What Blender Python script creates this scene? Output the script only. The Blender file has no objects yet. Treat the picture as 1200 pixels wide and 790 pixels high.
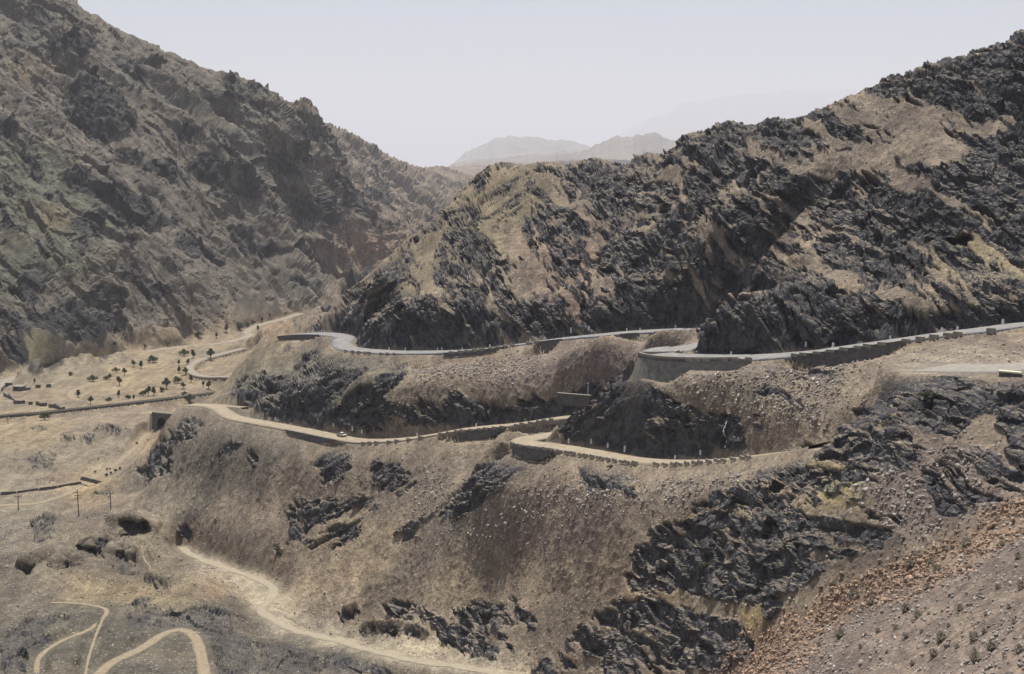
import bpy, bmesh, math, random, time
import numpy as np
from concurrent.futures import ThreadPoolExecutor
from mathutils import Vector, Matrix
T0 = time.time()
rnd = random.Random(7)
rng = np.random.default_rng(7)
scene = bpy.context.scene
COL = scene.collection
R = math.radians

# ------------------------------------------------------------------ camera
F = 1667.0                      # focal length in units of the 1200-wide frame
PITCH = math.atan(195.0 / F)    # horizon 195 units above the frame centre
SP, CP = math.sin(PITCH), math.cos(PITCH)
cam = bpy.data.cameras.new('camera'); cam.lens = 50.0; cam.sensor_width = 36.0
cam.clip_start = 0.5; cam.clip_end = 90000
cam_o = bpy.data.objects.new('camera', cam); COL.objects.link(cam_o)
cam_o.location = (0, 0, 0); cam_o.rotation_euler = (math.pi/2 - PITCH, 0, 0)
scene.camera = cam_o

def ray(u, v):
    x = (np.asarray(u, float) - 600.0) / F; zc = -(np.asarray(v, float) - 395.0) / F
    return x, CP + SP*zc, -SP + CP*zc
def azq(u, v):                  # azimuth (from +Y) and slope of a sight line
    X, Y, Z = ray(u, v); h = np.hypot(X, Y)
    return np.arctan2(X, Y), Z/h
def project(X, Y, Z):
    d = Y*CP - Z*SP; up = Y*SP + Z*CP
    d = np.maximum(d, 1e-3)
    return 600.0 + F*X/d, 395.0 - F*up/d
def W(u, v, D):                 # a point on the land at horizontal distance D
    a, q = azq(u, v)
    return np.array([D*math.sin(a), D*math.cos(a), D*q])
def WZ(u, v, z):                # a point of known height
    a, q = azq(u, v); D = z/q
    return np.array([D*math.sin(a), D*math.cos(a), z])

# ------------------------------------------------------------------ numpy helpers
POOL = ThreadPoolExecutor(4)
_perm = rng.permutation(256).astype(np.int32); PERM = np.concatenate([_perm, _perm, _perm])
_g = rng.normal(size=(256, 3)); _g /= np.linalg.norm(_g, axis=1)[:, None]; GRAD = (_g*1.5).astype(np.float32)
def _perlin(p):
    pi = np.floor(p).astype(np.int32); f = p - pi; pi &= 255
    w = f*f*f*(f*(f*6 - 15) + 10)
    res = 0
    for i in (0, 1):
        wx = w[:, 0] if i else 1 - w[:, 0]
        ha = PERM[pi[:, 0] + i]
        for j in (0, 1):
            wy = w[:, 1] if j else 1 - w[:, 1]
            hb = PERM[ha + pi[:, 1] + j]
            for k in (0, 1):
                wz = w[:, 2] if k else 1 - w[:, 2]
                g = GRAD[PERM[hb + pi[:, 2] + k] & 255]
                d = g[:, 0]*(f[:, 0] - i) + g[:, 1]*(f[:, 1] - j) + g[:, 2]*(f[:, 2] - k)
                res = res + wx*wy*wz*d
    return res.astype(np.float32)
def perlin(p):
    sh = p.shape[:-1]; q = np.ascontiguousarray(p.reshape(-1, 3), dtype=np.float32)
    parts = np.array_split(np.arange(len(q)), max(1, len(q)//60000))
    out = np.concatenate(list(POOL.map(lambda ix: _perlin(q[ix[0]:ix[-1] + 1]), parts)))
    return out.reshape(sh)
def fbm(p, octs, gain=.5, lac=2.03, ridge=False):
    s = 0; a = 1.0; tot = 0
    for o in range(octs):
        n = perlin(p*(lac**o) + 17.3*o)
        if ridge: n = 1 - 2*np.abs(n)
        s = s + a*n; tot += a; a *= gain
    return s/tot
def _slabs(p):                  # broken rock: every cell of a jittered lattice is one tilted slab
    pi = np.floor(p).astype(np.int32); n = len(p); best = np.full(n, 1e9, np.float32); bid = np.zeros(n, np.int32); off = np.zeros((n, 3), np.float32)
    for i in (-1, 0, 1):
        for j in (-1, 0, 1):
            for k in (-1, 0, 1):
                c = pi + np.array([i, j, k], np.int32); h = PERM[(PERM[(PERM[c[:, 0] & 255] + c[:, 1]) & 255] + c[:, 2]) & 255]
                d = p - c - (.5 + .30*GRAD[h]); q = (d*d).sum(1); m = q < best
                best[m] = q[m]; bid[m] = h[m]; off[m] = d[m]
    t = GRAD[(bid*7 + 31) & 255]
    return ((PERM[(bid + 77) & 255]/255.0 - .5) + .55*(off*t).sum(1)).astype(np.float32)
def slabs(p, where):
    out = np.zeros(p.shape[:-1], np.float32); ix = np.where(where.ravel())[0]
    if len(ix):
        q = np.ascontiguousarray(p.reshape(-1, 3)[ix], dtype=np.float32); parts = np.array_split(np.arange(len(ix)), max(1, len(ix)//60000))
        out.ravel()[ix] = np.concatenate(list(POOL.map(lambda a: _slabs(q[a[0]:a[-1] + 1]), parts)))
    return out
def frame(p, ang, dims, tilt=-.35):
    t = np.array([math.cos(ang), 0, -math.sin(ang)]); s_ = np.array([.25, 1, tilt]); s_ /= np.linalg.norm(s_); n = np.cross(t, s_); n /= np.linalg.norm(n)
    return np.stack([p@n/dims[0], p@t/dims[1], p@s_/dims[2]], -1)
def sstep(a, b, x):
    t = np.clip((x - a)/(b - a), 0, 1); return t*t*(3 - 2*t)

# ------------------------------------------------------------------ roads: name, half width, [(u, v, D)...]
UPPER = [(335,393,575),(360,391,560),(388,391.5,546),(405,395.5,530),(400,401,510),(408,408,494),(450,412,478),(500,412.5,463),(550,410.5,450),
         (600,404.5,437),(650,397.5,425),(700,392.5,415),(750,388.5,408),(822,385,397),(850,384,390)]
MAIN = [(1330,361,280),(1260,372,290),(1200,380,296),(1150,386,298.5),(1100,392,302),(1050,399,305.5),(1000,406,309.5),(960,411.5,313),(930,415,316.5),
        (890,418,321),(850,419,326),(815,418.5,330),(787,417.5,333),(770,414.5,338),(778,411,345),(795,409,349)]
BACKLEG = [(778,411,345),(795,409,349),(810,407,353),(824,404.5,358),(838,400,365)]
LOWER = [(222,474,556),(250,476,524),(272,488,500),(300,494,484),(350,503,462),(400,513,444),(430,516.5,437),(480,513.5,424),(540,503.5,410),
         (600,497.5,399),(655,489.5,388),(690,489,381),(712,494,374),(706,502,368),(680,506.5,364),(650,509.5,361),(625,513,359),(613,517,355.5),(625,520,350),(650,523,345.5),
         (700,531,333),(740,538,319),(780,541,308),(820,540.5,298.5),(860,537,288),(900,532,279),(935,527,270),(960,520,266)]
SPURROAD = [(222,474,556),(245,474,545),(268,476,531),(288,477.5,517)]
CARPARK = [(1090,431,255),(1130,431.5,252),(1170,431,250),(1210,429,249),(1300,424,246)]
def crom(pts, step):
    P = np.array(pts, float); n = len(P)
    out = []
    for i in range(n - 1):
        p0 = P[max(i-1, 0)]; p1 = P[i]; p2 = P[i+1]; p3 = P[min(i+2, n-1)]
        k = max(2, int(np.linalg.norm(p2 - p1)/step))
        for t in np.arange(k)/k:
            out.append(.5*((2*p1) + (-p0 + p2)*t + (2*p0 - 5*p1 + 4*p2 - p3)*t*t + (-p0 + 3*p1 - 3*p2 + p3)*t**3))
    out.append(P[-1]); return np.array(out)
def road_line(pts, step=1.0): return crom([W(*p) for p in pts], step)
def valley_line(pts, step=3.0): return crom([WZ(*p) for p in pts], step)
VALLEYROAD = [(-40,470,-130),(0,452,-130.2),(14,443,-130.2),(50,434.5,-130.4),(100,424.5,-130.6),(150,415.5,-130.8),(205,407,-131),(260,402,-131),
              (290,394,-130.6),(289,388,-130.2),(303,381,-129.6),(330,374,-129),(352,367,-129)]
VALLEYLOOP = [(290,441,-128.6),(262,441.5,-129),(240,441,-129.3),(226,437,-129.6),(222,430,-129.8),(232,422.5,-130),(250,417,-130.2),(285,408,-130.4)]
VALLEYTRACK = [(104,473,-129.4),(90,468.5,-129.5),(82,463,-129.6),(86,457,-129.7),(102,451,-129.8),(125,446,-130)]
RAIL = [(-60,494,-122.5),(0,487,-122.5),(50,483,-122.7),(100,477.5,-123),(150,472,-123.4),(200,466,-124),(250,460,-124.8),(300,455,-125.5)]
WASHPATH = [(212,641,-123.5),(225,650,-123),(248,660,-122.5),(280,671,-121.8),(305,680,-121.3),(320,690,-120.9),(316,702,-120.3),(306,714,-119.6),(318,724,-119),(345,738,-117.6),
            (400,752,-115),(450,766,-112.5),(500,776,-110.5),(560,785,-108.5),(620,795,-106.5)]
TRACKA = [(42,795,-112.2),(46,770,-113),(70,752,-113.6),(105,737,-114.3),(124,720,-115),(120,712,-115.5),(90,707,-116),(60,706,-116.2)]
TRACKA2 = [(98,800,-111.8),(104,770,-112.6),(112,745,-113.6),(120,726,-114.6)]
TRACKB = [(105,800,-111.8),(130,777,-112.3),(165,760,-112.6),(190,744,-112.8),(210,738,-112.8),(226,744,-112.4),(234,762,-111.6),(242,800,-110)]
CAVEPATH = [(166,640,-114.4),(169,655,-116.5),(176,665,-117.6),(168,676,-118.6),(150,681,-119)]
RIVERPATH = [(0,592,-124.4),(40,590,-124.3),(75,580,-124),(105,563,-123.8),(140,540,-123.4),(160,522,-123),(172,508,-122.4)]
ROADS = []      # dict(line, hw, tin, tout, cliff(s)->height, wall(s)->height)
def reg(line, hw, cliff=None, wall=None, blend=4.0, uv=None):
    ROADS.append(dict(line=line, hw=hw, cliff=cliff, wall=wall, blend=blend)); return line
def along(pairs):               # values given at frame columns -> per-sample values
    us = [p[0] for p in pairs]; vs = [p[1] for p in pairs]
    return lambda u: np.interp(u, us, vs)
L_lower = reg(road_line(LOWER), 3.5,
   cliff=along([(240,0),(282,0),(292,2),(330,3),(400,4),(440,4),(500,3.5),(560,4.5),(650,4),(664,0),(668,4),(700,5),(760,6),(800,6),(830,4),(850,3),(880,1),(905,0)]),
   wall=along([(240,.3),(340,.3),(350,1.2),(400,1.6),(430,.4),(520,.6),(545,2.6),(590,2.6),(605,.6),(612,2.6),(655,2.8),(668,.5),(900,.6)]))
L_spur = reg(road_line(SPURROAD), 2.4, wall=along([(200,.3),(290,.6)]))
L_park = reg(road_line(CARPARK), 7.5, blend=4)
L_upper = reg(road_line(UPPER), 4.2,
   cliff=along([(340,0),(352,3),(375,4),(400,1),(415,4),(450,7),(520,5),(540,3),(570,4),(635,4),(645,0),(668,1),(690,3),(760,5),(820,4),(880,2)]),
   wall=along([(330,1.4),(365,1.6),(390,.5),(410,.5),(520,0),(532,1.2),(590,1.2),(600,.3),(638,.3),(641,3.2),(657,3.2),(668,.3),(700,.4),(735,1.2),(757,1.4),(762,.2),(777,1.6),(795,1.6),(800,.5)]))
L_back = reg(road_line(BACKLEG), 4.2)
L_main = reg(road_line(MAIN), 4.6,
   cliff=along([(760,0),(812,0),(820,3),(850,4.5),(920,3),(940,2.5),(990,3),(1060,4),(1200,3.5),(1330,3)]),
   wall=along([(764,4.4),(812,4.4),(824,1.6),(880,1.8),(892,.6),(930,.6),(950,2.6),(985,4.0),(1020,3.4),(1050,2.4),(1075,.5),(1330,.5)]))
L_vroad = reg(valley_line(VALLEYROAD), 4.5, blend=6)
L_vloop = reg(valley_line(VALLEYLOOP), 3.6, blend=6, wall=along([(200,1.5),(300,1.5)]))
L_vtrack = reg(valley_line(VALLEYTRACK), 2.6, blend=5)
L_rail = reg(valley_line(RAIL), 2.4, blend=5, wall=along([(0,.9),(300,.9)]))
L_wash = reg(valley_line(WASHPATH, 1.5), 2.0, blend=6)
L_ta = reg(valley_line(TRACKA, 1.2), .85, blend=3)
L_ta2 = reg(valley_line(TRACKA2, 1.2), .5, blend=3)
L_tb = reg(valley_line(TRACKB, 1.2), 1.7, blend=3)
L_cave = reg(valley_line(CAVEPATH, 1.0), .45, blend=2)
L_river = reg(valley_line(RIVERPATH, 2.0), 2.2, blend=4)

# ------------------------------------------------------------------ the lie of the land: sight-line points (u, v, D)
CP_ = []
def P(u, *vd):
    for v, D in vd: CP_.append((*azq(u, v), D))
def H(u, *dz):                  # ground no sight line reaches: (D, height)
    a, _ = azq(u, 300)
    for D, z in dz: CP_.append((a, z/D, D))
for road in (UPPER, MAIN[2:16], LOWER, CARPARK):
    for p in road: P(p[0], (p[1], p[2]))
# the near slope and the dark buttress, right
P(1200,(790,130),(745,143),(700,158),(640,182),(590,208),(560,213),(520,220),(470,230),(447,236.5),(441,240))
P(1100,(790,150),(700,185),(640,210),(590,216),(520,226),(470,236),(445,241),(437,246),(418,276))
P(1000,(790,175),(740,193),(690,215),(640,221),(580,229),(520,242),(470,262),(430,290))
P(900,(790,212),(750,225),(700,232),(640,242),(580,258),(500,288),(450,303),(428,314))
P(850,(790,235),(740,243),(690,249),(620,266),(570,279),(500,302),(460,310))
P(800,(790,255),(700,268),(640,277),(590,290),(500,311),(460,320),(447,324))
P(755,(690,278),(640,288),(600,297),(450,343))
P(700,(790,285),(700,297),(640,306),(580,320),(500,341),(470,350),(450,356))
P(660,(700,310),(520,348),(490,354),(470,361))
P(620,(790,300),(740,310),(680,324),(600,344),(545,354))
P(520,(790,318),(760,331),(700,344),(640,359),(580,379),(530,402))
P(450,(790,318),(768,338),(750,362),(700,373),(640,389),(580,409),(540,423))
P(380,(790,322),(760,342),(745,372),(690,394),(640,412),(580,431),(530,447))
P(300,(790,322),(760,340),(735,372),(715,388),(690,410),(640,430),(580,453),(530,472))
P(1300,(790,118),(650,168),(560,205),(470,226),(400,258)); P(1450,(790,104),(600,180),(450,222),(380,262),(200,360),(0,430))
H(1200,(8,-4),(20,-8),(50,-19),(85,-31)); H(600,(8,-5),(20,-11),(60,-36),(120,-62),(200,-88),(250,-97)); H(0,(8,-5),(20,-12),(60,-36),(120,-66),(200,-94),(270,-108)); H(-300,(60,-36),(200,-94),(400,-122),(700,-126)); H(1500,(8,-3),(30,-10),(60,-19))
# between the two roads and under the upper one
P(600,(470,408),(430,425)); P(540,(470,421),(440,433)); P(480,(480,431),(440,451)); P(420,(470,449),(430,470)); P(360,(470,473),(430,506)); P(310,(470,497),(440,528),(420,555))
P(280,(470,516),(455,535)); P(700,(440,385),(415,402)); P(660,(462,388),(440,397)); P(750,(425,385),(405,398)); P(640,(475,397))
# the spur end and tunnel mound
P(250,(500,508),(560,484),(600,466),(640,448)); P(200,(503,560),(520,545),(560,512),(600,486),(630,468)); P(222,(490,546),(510,530)); P(212,(495.5,553)); P(188,(513,572)); P(176,(527,576))
P(165,(545,583),(575,540),(600,505)); P(125,(582,537)); P(190,(503,662)); P(170,(506,662)); P(186,(487.5,684)); P(205,(485.5,690))
H(195,(715,-120),(740,-123)); H(250,(600,-95),(650,-113),(700,-122)); H(300,(600,-74),(650,-110),(720,-124)); H(265,(560,-88),(620,-108))
# hillock with the caves, terrace and river flat, lower left
P(155,(612,462),(640,452),(680,412),(700,398)); P(100,(620,478),(650,437),(680,412)); P(92,(606,512)); P(60,(612,500),(640,447),(670,420)); P(0,(625,480),(660,432),(700,400),(790,318)); P(60,(740,358),(790,318)); P(230,(790,312),(740,350),(700,378),(672,402)); P(130,(745,350),(712,384))
P(150,(790,316))
for u in (-120, 0, 40, 80, 120):
    for v, z in ((600,-124.5),(570,-124.2),(545,-124),(520,-123.6),(500,-123)):
        if not (u > 100 and v > 560): a, q = azq(u, v); CP_.append((a, q, z/q))
for u in (-120, 0, 60, 120, 180, 240):
    for v, z in ((470,-128.5),(455,-129.6),(442,-129.9)):
        if not (u > 220 and v > 440): a, q = azq(u, v); CP_.append((a, q, z/q))
for u, v, z in ((260,412,-130.5),(300,400,-130.5),(150,410,-130.5),(200,402,-130.8),(330,380,-129),(290,420,-130)): 
    a, q = azq(u, v); CP_.append((a, q, z/q))
# left mountain
P(-150,(440,915),(330,985),(150,1180),(0,1380),(-120,1600)); P(-50,(438,925),(250,1085),(50,1370),(-95,1640))
P(0,(430,945),(330,1030),(250,1115),(150,1244),(50,1406),(0,1500),(-62,1640))
P(50,(420,975),(350,1040),(250,1140),(100,1350),(0,1510),(-25,1570))
P(88,(4,1578)); P(100,(412,1008),(300,1121),(200,1244),(100,1396),(13,1575)); P(150,(403,1052),(250,1230),(120,1420),(42,1570))
P(200,(394,1105),(300,1203),(200,1334),(100,1498),(62,1572)); P(242,(82,1596)); P(250,(385,1160),(250,1325),(140,1500),(83,1600)); P(290,(96,1625))
P(300,(374,1225),(300,1312),(200,1455),(99,1632)); P(325,(118,1640)); P(347,(137,1650)); P(350,(362,1300),(300,1382),(200,1530)); P(357,(129,1652)); P(366,(129,1660)); P(374,(143,1680)); P(386,(165,1720)); P(385,(345,1400),(280,1560),(220,1650))
P(400,(330,1480),(250,1660),(195,1770)); P(430,(310,1760),(240,1900),(225,1960)); P(455,(292,2100),(262,2280),(243,2420)); P(480,(275,2500),(262,2700))
# the next mountain down the gorge
P(386,(154,2900)); P(410,(200,2550),(164,2950)); P(440,(230,2500),(205,2750),(184,3100)); P(465,(232,2750),(196,3350)); P(490,(240,3000),(206,3700)); P(515,(250,3400),(215,4200))
P(545,(240,4000),(203,5200)); P(580,(196,5400)); P(640,(190,5600)); P(700,(187,5600)); P(520,(196,5600))
for u, v, D in ((-150,-120,1600),(-50,-95,1640),(0,-62,1640),(50,-25,1570),(88,4,1578),(100,13,1575),(150,42,1570),(200,62,1572),(242,82,1596),(250,83,1600),(290,96,1625),(300,99,1632),(325,118,1640),(347,137,1650),(357,129,1652),(366,129,1660),(374,143,1680),(386,165,1720),(400,195,1790),(430,225,1960),(455,243,2420),(386,154,2900),(410,164,2950),(440,184,3100),(465,196,3350),(490,206,3700),(515,215,4200)):
    a, q = azq(u, v); CP_.append((a, q - .006, D*1.03)); CP_.append((a, q - .03, D*1.09))
for u, zz in ((-100,200),(0,210),(100,160),(200,120),(300,80),(350,60)): H(u,(2000,zz*.55),(2800,zz*.2),(6000,-60))
# right hill: foot points come from the roads; ridge and face
def crest(u, v, D, k=1.0):
    P(u, (v, D)); a, q = azq(u, v)
    CP_.append((a, q - .005*k, D*1.022)); CP_.append((a, q - .022*k, D*1.06))
def face(u, ridge, pts):
    P(u, *pts); crest(u, *ridge)
face(1200,(38,416),[(365,307),(330,317),(250,342),(150,377),(90,398)]); face(1100,(72,412),[(370,313),(330,325),(250,348),(150,383)]); face(1050,(90,413),[(380,315),(300,342),(200,375)])
face(1000,(110,417),[(385,319),(330,334),(250,362),(170,392)]); face(940,(135,428),[(390,323),(350,334),(330,352),(250,382),(190,402)]); face(900,(139,438),[(395,326),(365,336),(330,366),(250,396),(190,416)])
face(850,(143,454),[(368,336),(356,346),(325,386),(270,406),(200,433)]); P(830,(375,336),(362,345)); P(812,(412,338),(408,349),(402.5,361)); P(1200,(412,268),(398,284)); P(1100,(405,290)); P(780,(402,371),(397.5,386)); P(806,(402.5,371),(396.5,385))
face(800,(161,473),[(370,404),(330,410),(250,432),(200,450)]); face(760,(179,500),[(375,413),(330,426),(250,455),(215,475)]); face(700,(185,532),[(378,424),(330,442),(270,471),(220,506)])
face(650,(190,565),[(385,433),(340,452),(280,480),(230,520)]); face(600,(191,598),[(390,445),(350,462),(300,486),(240,535)]); face(575,(195,604),[(395,450),(300,500),(240,555)]); face(545,(220,606),[(395,457),(350,478),(300,510),(255,560)])
face(520,(250,600),[(398,464),(350,486),(300,530)]); face(480,(280,590),[(398,475),(350,505),(310,553)]); face(450,(305,584),[(398,484),(350,520)]); face(410,(342,572),[(395,499),(370,530)]); face(380,(358,600),[(378,570)]); face(352,(381,606),[])
face(1300,(0,422),[(350,303),(200,355)])
for u, d, z in ((1400,430,60),(1200,440,28),(1000,438,8),(850,480,2),(700,565,-4),(600,640,-6),(545,660,-30),(480,650,-45),(400,640,-75),(352,650,-84)):
    H(u,(d + 60, z - 25),(d + 160, z - 70),(d + 420,-118 if u < 900 else -90),(1500,-124),(2600,-124),(4000,-122))
for u in range(-300, 1600, 150): H(u,(6900,-150))
H(350,(720,-122)); H(320,(700,-124))
A = np.array(CP_); ctrl = np.c_[A[:, 0], np.log(A[:, 2])]; qv = A[:, 1]

def tps_fit(X, f, lam=4e-6):
    n = len(X); d2 = ((X[:, None] - X[None])**2).sum(-1)
    K = .5*d2*np.log(d2 + 1e-20) + lam*np.eye(n)
    Pm = np.c_[np.ones(n), X]; M = np.zeros((n + 3, n + 3)); M[:n, :n] = K; M[:n, n:] = Pm; M[n:, :n] = Pm.T
    s = np.linalg.solve(M, np.r_[f, 0, 0, 0]); return s
SOL = tps_fit(ctrl, qv)
def tps(a, l):
    pts = np.c_[a.ravel(), l.ravel()]; n = len(ctrl)
    def job(p):
        d2 = (p[:, None, 0] - ctrl[None, :, 0])**2 + (p[:, None, 1] - ctrl[None, :, 1])**2
        return (.5*d2*np.log(d2 + 1e-20))@SOL[:n] + SOL[n] + p@SOL[n + 1:]
    return np.concatenate(list(POOL.map(job, np.array_split(pts, max(1, len(pts)//4000))))).reshape(a.shape)
print('control points', len(A), 'fit err', np.abs(tps(ctrl[:, 0], ctrl[:, 1]) - qv).max())

# coarse table of the land, then cubic look-up
CA = np.linspace(R(-34), R(34), 420); CL = np.linspace(math.log(6), math.log(7000), 900)
TAB = tps(*np.meshgrid(CA, CL, indexing='ij'))
def cubic(tab, fx, fy):
    def wts(t): return (-.5*t**3 + t*t - .5*t, 1.5*t**3 - 2.5*t*t + 1, -1.5*t**3 + 2*t*t + .5*t, .5*t**3 - .5*t*t)
    nx, ny = tab.shape
    ix = np.clip(np.floor(fx).astype(int), 1, nx - 3); iy = np.clip(np.floor(fy).astype(int), 1, ny - 3)
    wx = wts(fx - ix); wy = wts(fy - iy); s = 0
    for i in range(4):
        for j in range(4): s = s + wx[i]*wy[j]*tab[ix + i - 1, iy + j - 1]
    return s
def base_q(a, l):
    return cubic(TAB, (a - CA[0])/(CA[1] - CA[0]), (l - CL[0])/(CL[1] - CL[0]))

# ------------------------------------------------------------------ paint maps (frame-sized tables that say where which ground lies)
MW, MH, MS = 660, 435, 2.0      # half-size map with a margin of 60
YY, XX = np.mgrid[0:MH, 0:MW]; PX = XX*MS - 60 + 1; PY = YY*MS - 40 + 1
def poly_mask(poly):
    p = np.array(poly, float); x0, y0 = p.min(0); x1, y1 = p.max(0)
    ins = np.zeros(PX.shape, bool)
    sel = (slice(max(0, int((y0 + 38)/MS)), max(0, int((y1 + 42)/MS) + 1)), slice(max(0, int((x0 + 58)/MS)), max(0, int((x1 + 62)/MS) + 1)))
    X = PX[sel]; Y = PY[sel]; r = np.zeros(X.shape, bool)
    for (xa, ya), (xb, yb) in zip(p, np.roll(p, -1, 0)):
        if ya == yb: continue
        r ^= ((Y < ya) != (Y < yb)) & (X < (xb - xa)*(Y - ya)/(yb - ya) + xa)
    ins[sel] = r; return ins
def line_mask(line, w):
    p = np.array(line, float); m = np.full(PX.shape, 1e9)
    for a, b in zip(p[:-1], p[1:]):
        d = b - a; t = np.clip(((PX - a[0])*d[0] + (PY - a[1])*d[1])/max(d@d, 1e-6), 0, 1)
        m = np.minimum(m, np.hypot(PX - a[0] - t*d[0], PY - a[1] - t*d[1]))
    return m < w/2
def blur(m, s):
    k = np.exp(-.5*(np.arange(-int(3*s) - 1, int(3*s) + 2)/s)**2); k /= k.sum(); h = len(k)//2
    for ax in (0, 1):
        pad = [(0, 0)]*m.ndim; pad[ax] = (h, h); q = np.pad(m, pad, mode='edge')
        m = sum(k[i]*np.take(q, np.arange(i, i + m.shape[ax]), axis=ax) for i in range(len(k)))
    return m
def lookup(m, u, v):
    fx = np.clip((u + 59)/MS, 0, MW - 1.001); fy = np.clip((v + 39)/MS, 0, MH - 1.001)
    ix = fx.astype(int); iy = fy.astype(int); tx = fx - ix; ty = fy - iy
    if m.ndim == 3: tx = tx[..., None]; ty = ty[..., None]
    return (m[iy, ix]*(1-tx) + m[iy, ix+1]*tx)*(1-ty) + (m[iy+1, ix]*(1-tx) + m[iy+1, ix+1]*tx)*ty
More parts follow.
